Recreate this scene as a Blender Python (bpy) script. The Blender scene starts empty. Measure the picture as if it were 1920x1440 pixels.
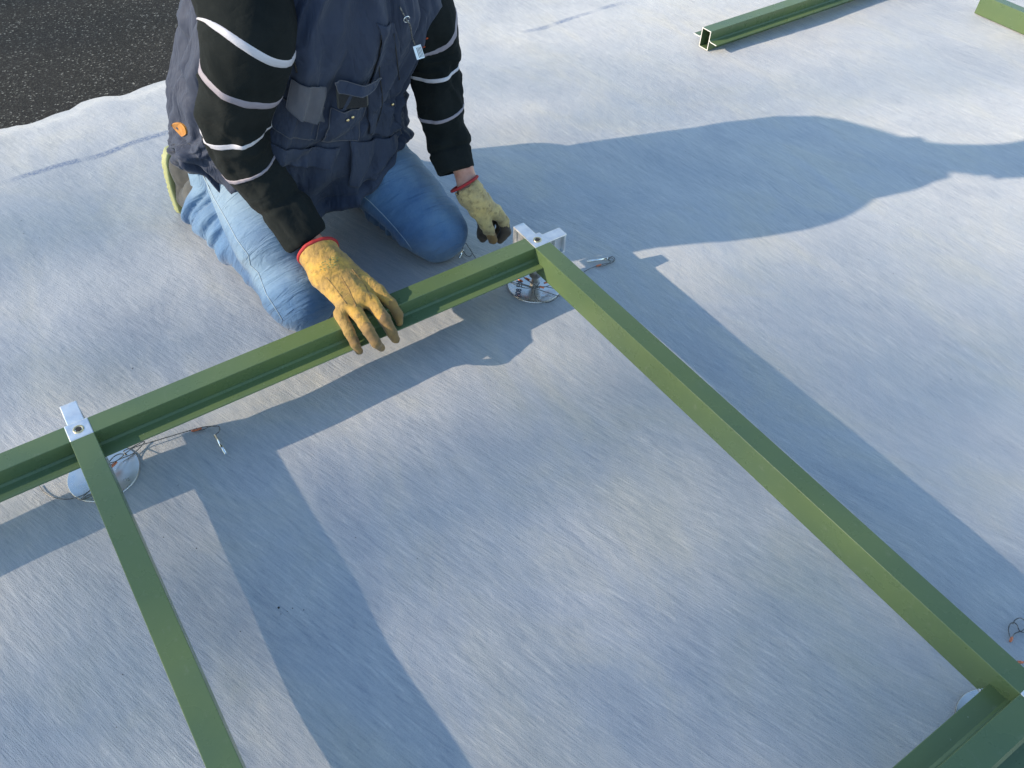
import bpy, bmesh, math, random
import numpy as np
from mathutils import Vector, Matrix
from mathutils.bvhtree import BVHTree
rad = math.radians
random.seed(4); rng = np.random.default_rng(7)
SC = bpy.context.scene
COL = SC.collection

# ------------------------------------------------------------------ camera
CAM = np.array([-1.0601, -1.3610, 1.5])
RC = np.array([[0.8242828, -0.5654868, 0.0279738],      # camera right
               [-0.4046374, -0.6229390, -0.6694890],    # camera down
               [0.3960131, 0.5405290, -0.7422951]])     # camera forward
FPX = 1544.88
cd = bpy.data.cameras.new('camera'); cam = bpy.data.objects.new('camera', cd); COL.objects.link(cam)
cd.sensor_width = 36; cd.lens = 36 * FPX / 1920; cd.clip_start = .05; cd.clip_end = 1000
M = Matrix.Identity(4)
for i in range(3):
    M[i][0] = RC[0][i]; M[i][1] = -RC[1][i]; M[i][2] = -RC[2][i]; M[i][3] = CAM[i]
cam.matrix_world = M
SC.camera = cam

# ------------------------------------------------------------------ light
SUN = Vector((-1.9507, .6167, 1)).normalized()           # towards the sun
elev = math.asin(SUN.z); azim = math.atan2(SUN.x, SUN.y)
w = bpy.data.worlds.new('World'); SC.world = w; w.use_nodes = True
nt = w.node_tree
sky = nt.nodes.new('ShaderNodeTexSky'); sky.sky_type = 'NISHITA'; sky.sun_disc = False
sky.sun_elevation = elev; sky.sun_rotation = azim
sky.air_density = 1.5; sky.dust_density = .5; sky.ozone_density = 3.0
bg = nt.nodes['Background']; bg.inputs['Strength'].default_value = .15
nt.links.new(sky.outputs[0], bg.inputs['Color'])
sl = bpy.data.lights.new('sun', 'SUN'); sl.energy = 3.6; sl.angle = rad(.55); sl.color = (1, .83, .62)
so = bpy.data.objects.new('sun', sl); COL.objects.link(so)
so.rotation_euler = SUN.to_track_quat('Z', 'Y').to_euler(); so.location = (-6, 2, 5)
SC.view_settings.view_transform = 'Standard'; SC.view_settings.look = 'None'
SC.view_settings.exposure = .82; SC.view_settings.gamma = 1

# ------------------------------------------------------------------ helpers
def p2w(px, py, z=0.):
    """point of the place at height z seen at photograph pixel px,py"""
    r = RC.T @ np.array([px - 960, py - 720, FPX]); t = (z - CAM[2]) / r[2]
    return CAM + r * t
def w2p(P):
    c = (np.asarray(P) - CAM) @ RC.T
    return np.stack([960 + FPX * c[..., 0] / c[..., 2], 720 + FPX * c[..., 1] / c[..., 2]], -1)

def hsh(i, j, k, s):
    n = (i * 73856093) ^ (j * 19349663) ^ (k * 83492791) ^ (s * 2654435)
    n = (n ^ (n >> 13)) * 1274126177 & 0x7fffffff
    return (n & 0xffff) / 65535.
def noise(P, s=0):
    """value noise -1..1 at points (...,3)"""
    P = np.asarray(P, dtype=np.float64); f = np.floor(P).astype(np.int64); t = P - f; t = t * t * (3 - 2 * t)
    o = 0
    for a in (0, 1):
        wa = t[..., 0] if a else 1 - t[..., 0]
        for b in (0, 1):
            wb = t[..., 1] if b else 1 - t[..., 1]
            for c in (0, 1):
                wc = t[..., 2] if c else 1 - t[..., 2]
                o = o + wa * wb * wc * hsh(f[..., 0] + a, f[..., 1] + b, f[..., 2] + c, s)
    return o * 2 - 1
def fbm(P, s=0, oct=3):
    P = np.asarray(P, float); o = 0; a = 1.
    for i in range(oct): o = o + a * noise(P * 2 ** i, s + i * 17); a *= .5
    return o
def sstep(a, b, x):
    t = np.clip((x - a) / (b - a), 0, 1); return t * t * (3 - 2 * t)

def new_obj(name, me, parent=None, mat=None, smooth=False):
    o = bpy.data.objects.new(name, me); COL.objects.link(o)
    if mat is not None: me.materials.append(mat)
    if smooth: me.polygons.foreach_set('use_smooth', [True] * len(me.polygons))
    if parent is not None: o.parent = parent
    return o
def mesh_obj(name, V, F, mat, parent=None, smooth=True):
    me = bpy.data.meshes.new(name); me.from_pydata([tuple(map(float, v)) for v in V], [], [tuple(map(int, f)) for f in F]); me.update()
    bm = bmesh.new(); bm.from_mesh(me); bmesh.ops.recalc_face_normals(bm, faces=bm.faces); bm.to_mesh(me); bm.free()
    return new_obj(name, me, parent, mat, smooth)
def bm_obj(name, bm, mat, parent=None, smooth=False):
    bmesh.ops.recalc_face_normals(bm, faces=bm.faces)
    me = bpy.data.meshes.new(name); bm.to_mesh(me); bm.free()
    return new_obj(name, me, parent, mat, smooth)
def thing(name, label, cat, loc=(0, 0, 0), rz=0., group=None):
    o = bpy.data.objects.new(name, None); COL.objects.link(o); o.empty_display_size = .05
    o.location = loc; o.rotation_euler = (0, 0, rz); tag(o, label, cat, group); return o
def tag(o, label=None, cat=None, group=None, kind=None):
    if label: o['label'] = label
    if cat: o['category'] = cat
    if group: o['group'] = group
    if kind: o['kind'] = kind
    return o

def bridge(n_rings, n, closed=True):
    F = []
    for i in range(n_rings - 1):
        for j in range(n if closed else n - 1):
            k = (j + 1) % n
            F.append((i * n + j, i * n + k, (i + 1) * n + k, (i + 1) * n + j))
    return F
def catmull(P, n):
    P = np.asarray(P, float); Q = np.vstack([2 * P[0] - P[1], P, 2 * P[-1] - P[-2]]); out = []
    m = len(P) - 1
    for u in np.linspace(0, m, n):
        i = min(int(u), m - 1); t = u - i; a, b, c, d = Q[i:i + 4]
        out.append(.5 * ((2 * b) + (c - a) * t + (2 * a - 5 * b + 4 * c - d) * t * t + (-a + 3 * b - 3 * c + d) * t ** 3))
    return np.array(out)
def frames(C):
    T = np.gradient(C, axis=0); T /= np.linalg.norm(T, axis=1)[:, None] + 1e-12
    u = np.cross(T[0], [0, 0, 1.]);
    if np.linalg.norm(u) < .1: u = np.cross(T[0], [1., 0, 0])
    u /= np.linalg.norm(u); U = []
    for t in T:
        u = u - t * (u @ t); u /= np.linalg.norm(u); U.append(u)
    U = np.array(U); return T, U, np.cross(T, U)
def tube(pts, r, n=8, samples=None, V=None, F=None):
    C = catmull(pts, samples or max(2, len(pts) * 6)); T, U, W = frames(C)
    r = np.interp(np.linspace(0, 1, len(C)), np.linspace(0, 1, len(np.atleast_1d(r))), np.atleast_1d(r)) if np.ndim(r) else np.full(len(C), r)
    th = np.linspace(0, 2 * np.pi, n, endpoint=False)
    R = C[:, None] + r[:, None, None] * (np.cos(th)[None, :, None] * U[:, None] + np.sin(th)[None, :, None] * W[:, None])
    v = list(R.reshape(-1, 3)); f = bridge(len(C), n)
    f.append(tuple(range(n))); f.append(tuple((len(C) - 1) * n + j for j in range(n)))
    if V is not None:
        b = len(V); V.extend(v); F.extend([tuple(b + q for q in x) for x in f]); return
    return v, f
def tube_obj(name, pts, r, mat, parent=None, n=8, samples=None):
    v, f = tube(pts, r, n, samples); return mesh_obj(name, v, f, mat, parent)
def cyl(bm, c0, c1, r0, r1=None, n=24, cap=True):
    c0 = np.array(c0, float); c1 = np.array(c1, float); r1 = r0 if r1 is None else r1
    t = c1 - c0; t /= np.linalg.norm(t); u = np.cross(t, [0, 0, 1.]);
    if np.linalg.norm(u) < .1: u = np.cross(t, [1., 0, 0])
    u /= np.linalg.norm(u); v = np.cross(t, u); A = []; B = []
    for j in range(n):
        a = 2 * math.pi * j / n; d = math.cos(a) * u + math.sin(a) * v
        A.append(bm.verts.new(c0 + d * r0)); B.append(bm.verts.new(c1 + d * r1))
    for j in range(n): bm.faces.new((A[j], A[(j + 1) % n], B[(j + 1) % n], B[j])).smooth = n > 8
    if cap: bm.faces.new(A); bm.faces.new(B)
def box(bm, lo, hi, bev=0.):
    r = bmesh.ops.create_cube(bm, size=1.)['verts']
    for v in r:
        v.co = Vector([lo[i] + (v.co[i] + .5) * (hi[i] - lo[i]) for i in range(3)])
    if bev:
        ed = list({e for v in r for e in v.link_edges})
        bmesh.ops.bevel(bm, geom=ed, offset=bev, segments=2, affect='EDGES', profile=.5)

# signed-distance bodies -> one continuous mesh (surface nets)
def rc_(P, a, b, ra, rb):
    a = np.array(a, np.float32); b = np.array(b, np.float32); ab = b - a
    h = np.clip(((P - a) @ ab) / max(float(ab @ ab), 1e-9), 0, 1)
    d = P - a - h[..., None] * ab
    return np.sqrt((d * d).sum(-1)) - (ra + (rb - ra) * h)
def ell(P, c, r, Rm=None):
    q = P - np.array(c, np.float32)
    if Rm is not None: q = q @ np.array(Rm, np.float32)
    r = np.array(r, np.float32); k0 = np.sqrt(((q / r) ** 2).sum(-1)); k1 = np.sqrt(((q / (r * r)) ** 2).sum(-1)) + 1e-6
    return k0 * (k0 - 1) / k1
def smin(a, b, k):
    h = np.clip(.5 + .5 * (b - a) / k, 0, 1); return b + (a - b) * h - k * h * (1 - h)
def nets(fn, lo, hi, res):
    lo = np.array(lo, float); n = np.ceil((np.array(hi) - lo) / res).astype(int) + 1
    ax = [lo[i] + res * np.arange(n[i]) for i in range(3)]
    D = np.empty(n, np.float32)
    st = max(1, int(4e5 // (n[1] * n[2])))
    for i in range(0, n[0], st):
        X = np.stack(np.meshgrid(ax[0][i:i + st], ax[1], ax[2], indexing='ij'), -1).astype(np.float32)
        D[i:i + st] = fn(X)
    S = D < 0
    m = tuple(n - 1); cnt = np.zeros(m, np.float32); acc = np.zeros(m + (3,), np.float32)
    def sub(A, o): return A[o[0]:o[0] + m[0], o[1]:o[1] + m[1], o[2]:o[2] + m[2]]
    for a in range(3):
        b, c = [k for k in range(3) if k != a]
        for ob in (0, 1):
            for oc in (0, 1):
                o0 = [0, 0, 0]; o0[b] = ob; o0[c] = oc; o1 = list(o0); o1[a] = 1
                s0, s1 = sub(S, o0), sub(S, o1); x = s0 != s1
                d0, d1 = sub(D, o0), sub(D, o1)
                t = np.where(x, d0 / np.where(x, d0 - d1, 1), 0)
                cnt += x
                for k in range(3):
                    acc[..., k] += np.where(x, (t if k == a else o0[k]), 0)
    act = cnt > 0; idx = -np.ones(m, np.int64); idx[act] = np.arange(act.sum())
    g = np.argwhere(act); V = lo + res * (g + acc[act] / cnt[act][:, None]); F = []
    for a in range(3):
        b, c = [(1, 2), (2, 0), (0, 1)][a]
        sl0 = [slice(1, m[k]) for k in range(3)]; sl0[a] = slice(0, m[a])
        sl1 = list(sl0); sl1[a] = slice(1, m[a] + 1)
        s0 = S[tuple(sl0)]; s1 = S[tuple(sl1)]
        e = np.argwhere(s0 != s1); fl = s0[tuple(e.T)]
        base = e + np.array([0 if k == a else 1 for k in range(3)])
        def at(db, dc):
            q = base.copy(); q[:, b] += db; q[:, c] += dc; return idx[tuple(q.T)]
        q = np.stack([at(-1, -1), at(0, -1), at(0, 0), at(-1, 0)], 1)
        q[~fl] = q[~fl][:, ::-1]; F.append(q)
    return V, np.vstack(F)
def fast_mesh(name, V, F, mat, parent=None):
    me = bpy.data.meshes.new(name); F = np.asarray(F, np.int32)
    me.vertices.add(len(V)); me.vertices.foreach_set('co', np.asarray(V, np.float32).ravel())
    me.loops.add(F.size); me.loops.foreach_set('vertex_index', F.ravel())
    me.polygons.add(len(F)); me.polygons.foreach_set('loop_start', np.arange(0, F.size, F.shape[1], dtype=np.int32))
    me.polygons.foreach_set('use_smooth', np.ones(len(F), bool))
    me.update(calc_edges=True); me.validate()
    return new_obj(name, me, parent, mat)
def bvh(V, F): return BVHTree.FromPolygons([tuple(v) for v in V], [tuple(int(q) for q in f) for f in F])
def on(tree, px, py, off=.001):
    d = Vector(RC.T @ np.array([px - 960, py - 720, FPX])).normalized()
    h = tree.ray_cast(Vector(CAM), d)
    if h[0] is None: return None
    nn = h[1] if h[1].dot(d) < 0 else -h[1]
    return np.array(h[0] + nn * off), np.array(nn)

# ------------------------------------------------------------------ materials
def mat(name, color, rough=.6, metal=0., spec=.5):
    m = bpy.data.materials.new(name); m.use_nodes = True; b = m.node_tree.nodes['Principled BSDF']
    b.inputs['Base Color'].default_value = (*color, 1); b.inputs['Roughness'].default_value = rough
    b.inputs['Metallic'].default_value = metal; b.inputs['Specular IOR Level'].default_value = spec
    return m
class NB:
    def __init__(s, m): s.m = m; s.t = m.node_tree; s.b = s.t.nodes['Principled BSDF']; s.geo = None
    def n(s, typ, **k):
        x = s.t.nodes.new(typ)
        for a, v in k.items(): setattr(x, a, v)
        return x
    def l(s, a, b): s.t.links.new(a, b)
    def pos(s):
        if s.geo is None: s.geo = s.n('ShaderNodeTexCoord')
        return s.geo.outputs['Object']
    def mapv(s, scale=(1, 1, 1), rot=(0, 0, 0), loc=(0, 0, 0), src=None):
        if any(rot):
            y = s.n('ShaderNodeMapping'); y.inputs['Rotation'].default_value = rot; s.l(src or s.pos(), y.inputs['Vector']); src = y.outputs[0]
        x = s.n('ShaderNodeMapping'); x.inputs['Scale'].default_value = scale
        x.inputs['Location'].default_value = loc
        s.l(src or s.pos(), x.inputs['Vector']); return x.outputs[0]
    def noise(s, scale, detail=3, rough=.55, vec=None, dist=0.):
        x = s.n('ShaderNodeTexNoise'); x.inputs['Scale'].default_value = scale; x.inputs['Detail'].default_value = detail
        x.inputs['Roughness'].default_value = rough; x.inputs['Distortion'].default_value = dist
        s.l(vec or s.pos(), x.inputs['Vector']); return x.outputs['Fac']
    def ramp(s, fac, stops):
        x = s.n('ShaderNodeValToRGB'); e = x.color_ramp.elements
        e.remove(e[1]); e[0].position = stops[0][0]; e[0].color = (*stops[0][1], 1)
        for p, c in stops[1:]: k_ = e.new(p); k_.color = (*c, 1)
        s.l(fac, x.inputs['Fac']); return x.outputs[0]
    def mix(s, fac, a, b, mode='MIX'):
        x = s.n('ShaderNodeMix', data_type='RGBA', blend_type=mode)
        for sock, v in ((x.inputs[0], fac), (x.inputs[6], a), (x.inputs[7], b)):
            if isinstance(v, (int, float)): sock.default_value = v
            elif isinstance(v, tuple): sock.default_value = (*v, 1)
            else: s.l(v, sock)
        return x.outputs[2]
    def math(s, op, a, b=0., c=0., clamp=False):
        x = s.n('ShaderNodeMath', operation=op, use_clamp=clamp)
        for sock, v in zip(x.inputs, (a, b, c)):
            if isinstance(v, (int, float)): sock.default_value = v
            else: s.l(v, sock)
        return x.outputs[0]
    def bump(s, h, strength=.3, dist=.001, prev=None):
        x = s.n('ShaderNodeBump'); x.inputs['Strength'].default_value = strength; x.inputs['Distance'].default_value = dist
        s.l(h, x.inputs['Height'])
        if prev is not None: s.l(prev, x.inputs['Normal'])
        return x.outputs[0]
    def out(s, **k):
        for a, v in k.items(): s.l(v, s.b.inputs[a.replace('_', ' ')])

# fleece sheet
M_fleece = mat('fleece', (.6, .6, .6), .55, 0, .5); q = NB(M_fleece)
big = q.noise(1.6, 2, .5)
st1 = q.noise(1, 5, .68, q.mapv((200, 15, 1), (0, 0, rad(-20))), .5)
st2 = q.noise(1, 5, .68, q.mapv((200, 16, 1), (0, 0, rad(3)), (3, 5, 0)), .5)
crs = q.noise(1, 4, .65, q.mapv((210, 30, 1), (0, 0, rad(40)), (2, 1, 0)), 1.2)
sep = q.n('ShaderNodeSeparateXYZ'); q.l(q.pos(), sep.inputs[0])
side = q.math('ADD', q.math('MULTIPLY', q.math('SUBTRACT', sep.outputs[0], -.15), 1.1), q.math('MULTIPLY', q.math('SUBTRACT', big, .5), 2.4), clamp=True)
mx = q.n('ShaderNodeMix', data_type='FLOAT'); q.l(side, mx.inputs[0]); q.l(st1, mx.inputs[2]); q.l(st2, mx.inputs[3])
lng = q.noise(1, 3, .6, q.mapv((75, 5, 1), (0, 0, rad(-9)), (1, 9, 0)), .3)
fine = q.noise(520, 3, .8)
fib = q.math('ADD', q.math('ADD', q.math('MULTIPLY', mx.outputs[0], .46), q.math('MULTIPLY', crs, .08)), q.math('ADD', q.math('MULTIPLY', fine, .28), q.math('MULTIPLY', lng, .18)))
colr = q.ramp(fib, [(.30, (.16, .19, .235)), (.43, (.335, .36, .395)), (.56, (.465, .475, .485)), (.72, (.78, .76, .71))])
stain = q.noise(2.6, 4, .6)
colr = q.mix(q.math('MULTIPLY', q.ramp(stain, [(.42, (0, 0, 0)), (.66, (1, 1, 1))]), .35), colr, (.35, .40, .47))
mot = q.noise(1, 4, .6, q.mapv((5, 2.6, 1), (0, 0, rad(-6)), (7, 2, 0)), .8)  # mottle paints bluish shade and warm sunlit patches into the sheet's colour
colr = q.mix(1., colr, q.ramp(mot, [(.30, (.76, .80, .87)), (.50, (.92, .93, .95)), (.68, (1.0, .97, .90))]), 'MULTIPLY')
# inked fold line running along y = 1.29
wob = q.noise(5, 3, .5, q.mapv((1, .2, 1)))
dy = q.math('ABSOLUTE', q.math('SUBTRACT', sep.outputs[1], q.math('ADD', 1.270, q.math('MULTIPLY', wob, .04))))
ln = q.math('SUBTRACT', 1., q.math('MULTIPLY', dy, 55.), clamp=True)
ln = q.math('MULTIPLY', ln, 1.7, clamp=True)
xr = q.math('DIVIDE', q.math('ADD', sep.outputs[0], 1.2), 2.8)
def g1(a): return (a, a, a)
gap = q.ramp(xr, [(p_, g1(v_)) for p_, v_ in ((.03, 0), (.064, .9), (.116, 1), (.122, .15), (.139, .9), (.214, .9), (.27, 0), (.735, 0), (.75, 1), (.78, .9), (.788, .1), (.80, 1), (.853, .9), (.872, .15), (.893, 1), (.94, 0))])
spk = q.ramp(q.noise(140, 4, .65), [(.36, (.2, .2, .2)), (.58, (1, 1, 1))])
ink = q.math('MULTIPLY', q.math('MULTIPLY', ln, gap), q.math('MULTIPLY', spk, 1.0), clamp=True)
colr = q.mix(ink, colr, (.025, .085, .22))
bn = q.bump(fib, 1.0, .0042); bn = q.bump(q.noise(60, 3, .6), .35, .002, bn); bn = q.bump(q.noise(9, 3, .55, q.mapv((1.3, .8, 1))), .6, .010, bn)
rr = q.ramp(fib, [(.35, (.62,) * 3), (.68, (.38,) * 3)])
q.out(Base_Color=colr, Normal=bn, Roughness=rr)
M_fleece.node_tree.nodes['Principled BSDF'].inputs['Sheen Weight'].default_value = .60; M_fleece.node_tree.nodes['Principled BSDF'].inputs['Sheen Roughness'].default_value = .45

M_asph = mat('asphalt', (.05, .05, .05), .95, 0, .2); q = NB(M_asph)
v1 = q.n('ShaderNodeTexVoronoi'); v1.inputs['Scale'].default_value = 190; q.l(q.pos(), v1.inputs['Vector'])
sepc = q.n('ShaderNodeSeparateColor'); q.l(v1.outputs['Color'], sepc.inputs[0])
a1 = q.ramp(sepc.outputs[0], [(.0, (.014, .014, .013)), (.5, (.022, .022, .020)), (.85, (.046, .046, .041)), (.965, (.10, .10, .09)), (.98, (.28, .28, .25))])
a1 = q.mix(q.math('MULTIPLY', q.noise(3, 3), .6), a1, (.03, .03, .032))
bn = q.bump(v1.outputs['Distance'], .5, .004); bn = q.bump(q.noise(70, 5, .7), .5, .005, bn)
q.out(Base_Color=a1, Normal=bn)

def green(name, seed):
    m = mat(name, (.105, .20, .085), .36, 0, .5); q = NB(m)
    n1 = q.noise(3.2, 3, .5, q.mapv((1, 1, 1), loc=(seed, 0, 0)))
    c = q.ramp(n1, [(.35, (.078, .130, .066)), (.65, (.112, .162, .062))])
    dust = q.ramp(q.noise(55, 4, .7, q.mapv((1, 1, 1), loc=(0, seed, 0))), [(.60, (0, 0, 0)), (.8, (.22,) * 3)])
    c = q.mix(dust, c, (.35, .36, .30))
    v = q.n('ShaderNodeTexVoronoi'); v.inputs['Scale'].default_value = 38; q.l(q.mapv((1, 1, 1), loc=(seed, seed, 0)), v.inputs['Vector'])
    sc_ = q.math('MULTIPLY', q.ramp(v.outputs['Distance'], [(.0, (1, 1, 1)), (.055, (0, 0, 0))]), q.ramp(q.noise(9, 1), [(.56, (0, 0, 0)), (.6, (1, 1, 1))]))
    c = q.mix(q.math('MULTIPLY', sc_, .7), c, (.5, .52, .45))
    r = q.ramp(q.noise(14, 4, .6), [(.3, (.22,) * 3), (.7, (.38,) * 3)])
    q.out(Base_Color=c, Roughness=r, Normal=q.bump(q.noise(900, 2), .10, .0004))
    return m
M_green = green('green_powder_coat', 0.)
M_cut = mat('cut_aluminium', (.86, .84, .80), .45, .35)
M_alu = mat('cast_aluminium', (.80, .82, .84), .38, .85); q = NB(M_alu)
q.out(Base_Color=q.ramp(q.noise(26, 4), [(.35, (.66, .69, .74)), (.6, (.86, .87, .88)), (.75, (.55, .57, .60))]), Roughness=q.ramp(q.noise(40, 3), [(.3, (.30,) * 3), (.7, (.52,) * 3)]), Normal=q.bump(q.noise(300, 3), .15, .0006))
M_disc = mat('polished_steel', (.72, .72, .71), .12, 1.); q = NB(M_disc)
q.out(Base_Color=q.ramp(q.noise(9, 3), [(.3, (.60, .58, .54)), (.7, (.78, .79, .80))]), Roughness=q.ramp(q.noise(22, 4, .6), [(.35, (.20,) * 3), (.7, (.40,) * 3)]))
M_post = mat('dull_steel', (.50, .49, .47), .42, .9)
M_steel = mat('bright_steel', (.85, .88, .90), .16, 1.)
M_wire = mat('steel_wire', (.14, .14, .14), .45, .7); q = NB(M_wire)
q.out(Base_Color=q.ramp(q.noise(260, 2), [(.4, (.07, .075, .08)), (.62, (.26, .25, .24))]))
M_copper = mat('copper', (.62, .20, .11), .32, .8)
M_brass = mat('zinc_yellow', (.75, .60, .34), .28, 1.)
M_dark = mat('dark_hollow', (.02, .018, .015), .6)
M_ink = mat('blue_ink', (.05, .07, .13), .5)
M_speck = mat('grit', (.03, .025, .02), .8)

def cloth(name, c0, c1, sc=9, weave=900, rough=.85, bumps=.25, sheen=.2, extra=None, crease=None):
    m = mat(name, c0, rough, 0, .3); q = NB(m)
    c = q.ramp(q.noise(sc, 5, .6), [(.32, c0), (.68, c1)])
    if extra: c = extra(q, c)
    b = q.bump(q.noise(weave, 2, .6), bumps, .0006); b = q.bump(q.noise(70, 4, .6), .3, .002, b)
    if crease:
        (scl, rot, st_, ds) = crease
        x = q.noise(1, 3, .55, q.mapv(scl, rot), .7); x = q.math('ABSOLUTE', q.math('SUBTRACT', x, .5))
        b = q.bump(x, st_, ds, b)
    q.out(Base_Color=c, Normal=b); m.node_tree.nodes['Principled BSDF'].inputs['Sheen Weight'].default_value = sheen
    return m
M_vest = cloth('navy_twill', (.022, .033, .066), (.036, .048, .083), rough=.72, sheen=.1, crease=((16, 16, 5), (0, 0, 0), .8, .022))
M_flap = cloth('worn_navy_twill', (.070, .078, .105), (.100, .100, .120), rough=.65)
M_sweat = cloth('black_sweatshirt', (.0075, .0105, .0115), (.015, .0185, .0195), rough=1., sheen=.02, bumps=.6, crease=((9, 9, 14), (.2, 0, 0), .45, .018))
M_sweat.node_tree.nodes['Principled BSDF'].inputs['Specular IOR Level'].default_value = .12
M_band = mat('reflective_tape', (.50, .50, .57), .5, .1)
M_band2 = mat('dull_tape', (.25, .23, .28), .6, 0)
def denim_extra(q, c):
    fade = q.ramp(q.noise(5.0, 3, .5, q.mapv((1.6, 1, 1))), [(.45, (0, 0, 0)), (.68, (1, 1, 1))])
    c = q.mix(q.math('MULTIPLY', fade, .42), c, (.26, .38, .47))
    for (px_, py_, pz_, ra_, am_) in ((-.575, .47, .34, .20, .55), (-.60, .30, .17, .12, .45), (-.13, .36, .27, .13, .30)):
        vd = q.n('ShaderNodeVectorMath', operation='DISTANCE'); q.l(q.pos(), vd.inputs[0]); vd.inputs[1].default_value = (px_, py_, pz_)
        f_ = q.math('SUBTRACT', 1., q.math('DIVIDE', vd.outputs['Value'], ra_), clamp=True)
        f_ = q.math('MULTIPLY', q.math('MULTIPLY', f_, am_ * 1.5), q.math('ADD', .45, q.noise(14, 4, .6)), clamp=True)
        c = q.mix(f_, c, (.33, .42, .46))
    tw = q.noise(1, 2, .6, q.mapv((900, 90, 300), (0, .5, .7)))
    return q.mix(q.math('MULTIPLY', tw, .22), c, (.36, .48, .62))
M_denim = cloth('blue_denim', (.026, .088, .215), (.054, .150, .310), sc=7, rough=.8, extra=denim_extra, crease=((7, 40, 10), (rad(-31), 0, 0), .85, .012))
M_stitch = mat('seam_thread', (.30, .38, .45), .8)
def glove_extra(c_d):
    def f(q, c):
        g = q.ramp(q.noise(22, 6, .65), [(.38, (0, 0, 0)), (.60, (1, 1, 1))])
        c = q.mix(q.math('MULTIPLY', g, .8), c, c_d)
        k = q.ramp(q.noise(75, 5, .7, q.mapv((1, 1, 1), loc=(2, 2, 2))), [(.52, (0, 0, 0)), (.68, (1, 1, 1))])
        return q.mix(q.math('MULTIPLY', k, .6), c, (.10, .070, .035))
    return f
M_glove = cloth('yellow_leather', (.44, .255, .045), (.55, .34, .075), sc=12, rough=.75, bumps=.5, crease=((60, 30, 40), (0, 0, .6), .7, .006), extra=glove_extra((.26, .17, .06)))
M_glove2 = cloth('pale_leather', (.50, .38, .15), (.58, .46, .22), sc=12, rough=.75, bumps=.35, extra=glove_extra((.30, .24, .13)))
M_grime = cloth('grimy_leather', (.30, .18, .055), (.15, .10, .05), sc=30, rough=.75, bumps=.35)
M_black = cloth('blackened_leather', (.05, .04, .03), (.10, .075, .05), sc=25, rough=.7)
M_red = mat('red_binding', (.33, .018, .022), .75)
M_skin = mat('skin', (.50, .27, .20), .55); q = NB(M_skin)
q.out(Base_Color=q.ramp(q.noise(30, 4), [(.35, (.42, .20, .15)), (.65, (.58, .34, .26))]), Normal=q.bump(q.noise(260, 3), .25, .001))
M_skin.node_tree.nodes['Principled BSDF'].inputs['Subsurface Weight'].default_value = .08
M_hair = cloth('brown_hair', (.03, .02, .014), (.06, .04, .025), sc=90, rough=.6)
M_shoe = cloth('grey_mesh', (.055, .055, .052), (.085, .085, .08), sc=40, rough=.75, bumps=.5)
M_shoe2 = mat('pale_overlay', (.20, .20, .175), .55)
M_lime = mat('lime_rubber', (.46, .47, .22), .6)
M_gloss = mat('black_glass', (.012, .014, .015), .08)
M_orange = mat('orange_print', (.80, .12, .03), .55)
M_leather = cloth('tan_leather', (.36, .145, .018), (.46, .21, .035), sc=60, rough=.5)
M_eye = mat('eye_white', (.75, .73, .70), .2)
M_iris = mat('iris', (.05, .03, .02), .2)

# ------------------------------------------------------------------ the setting: asphalt and the fleece laid on it
def axis(lo, a, b, hi, d):
    core = list(np.arange(a, b, d)); out = []
    x = a; s = d
    while x > lo: s *= 1.35; x -= s; out.append(x)
    out = out[::-1] + core; x = core[-1]; s = d
    while x < hi: s *= 1.35; x += s; out.append(x)
    return np.array(out)
EDGE = np.array([[p2w(a, b)[0], p2w(a, b)[1]] for a, b in [(0, 219), (17, 212), (33, 211), (67, 205.5), (97, 196), (125, 189), (144, 176), (167, 168.6), (192, 164), (222, 164), (239, 160), (261, 150), (283, 142), (308, 134)]])
ex = np.concatenate([[-20, -6, -3, -1.8, -1.35], EDGE[:, 0], [-.2, .1, .45, .9, 1.6, 3, 6, 20]])
ey = np.concatenate([[1.7, 1.62, 1.68, 1.63, 1.66], EDGE[:, 1], [1.72, 1.78, 1.86, 1.9, 1.98, 2.0, 2.1, 2.1]])
def sheet_z(x, y):
    P = np.stack([x, y, 0 * x], -1)
    h = .0115 * noise(P * 2.1 + 9, 1) + .0075 * noise(P * np.array([6.0, 4.2, 1]) + 3, 2) + .0014 * noise(P * np.array([17, 11, 1]), 3)
    m = np.ones_like(x)
    for cx, cy in ((0, 0), (-1.1615, 0), (0, -1.443)):
        m *= sstep(.07, .26, np.hypot(x - cx, y - cy))
    for cx in (-.63, -.18): m *= .35 + .65 * sstep(.10, .30, np.hypot(x - cx, np.maximum(np.abs(y - .55) - .30, 0)))
    ridge = .0014 * np.exp(-((y - 1.285) / .008) ** 2)
    return h * m * .75 - .0085 * m + ridge
xs = axis(-18, -2.2, 3.6, 18, .016); ys = axis(-18, -2.1, 1.50, 1.52, .016)
X, Y = np.meshgrid(xs, ys, indexing='ij')
Ye = np.interp(xs, ex, ey)
Yt = ys[-1]
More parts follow.
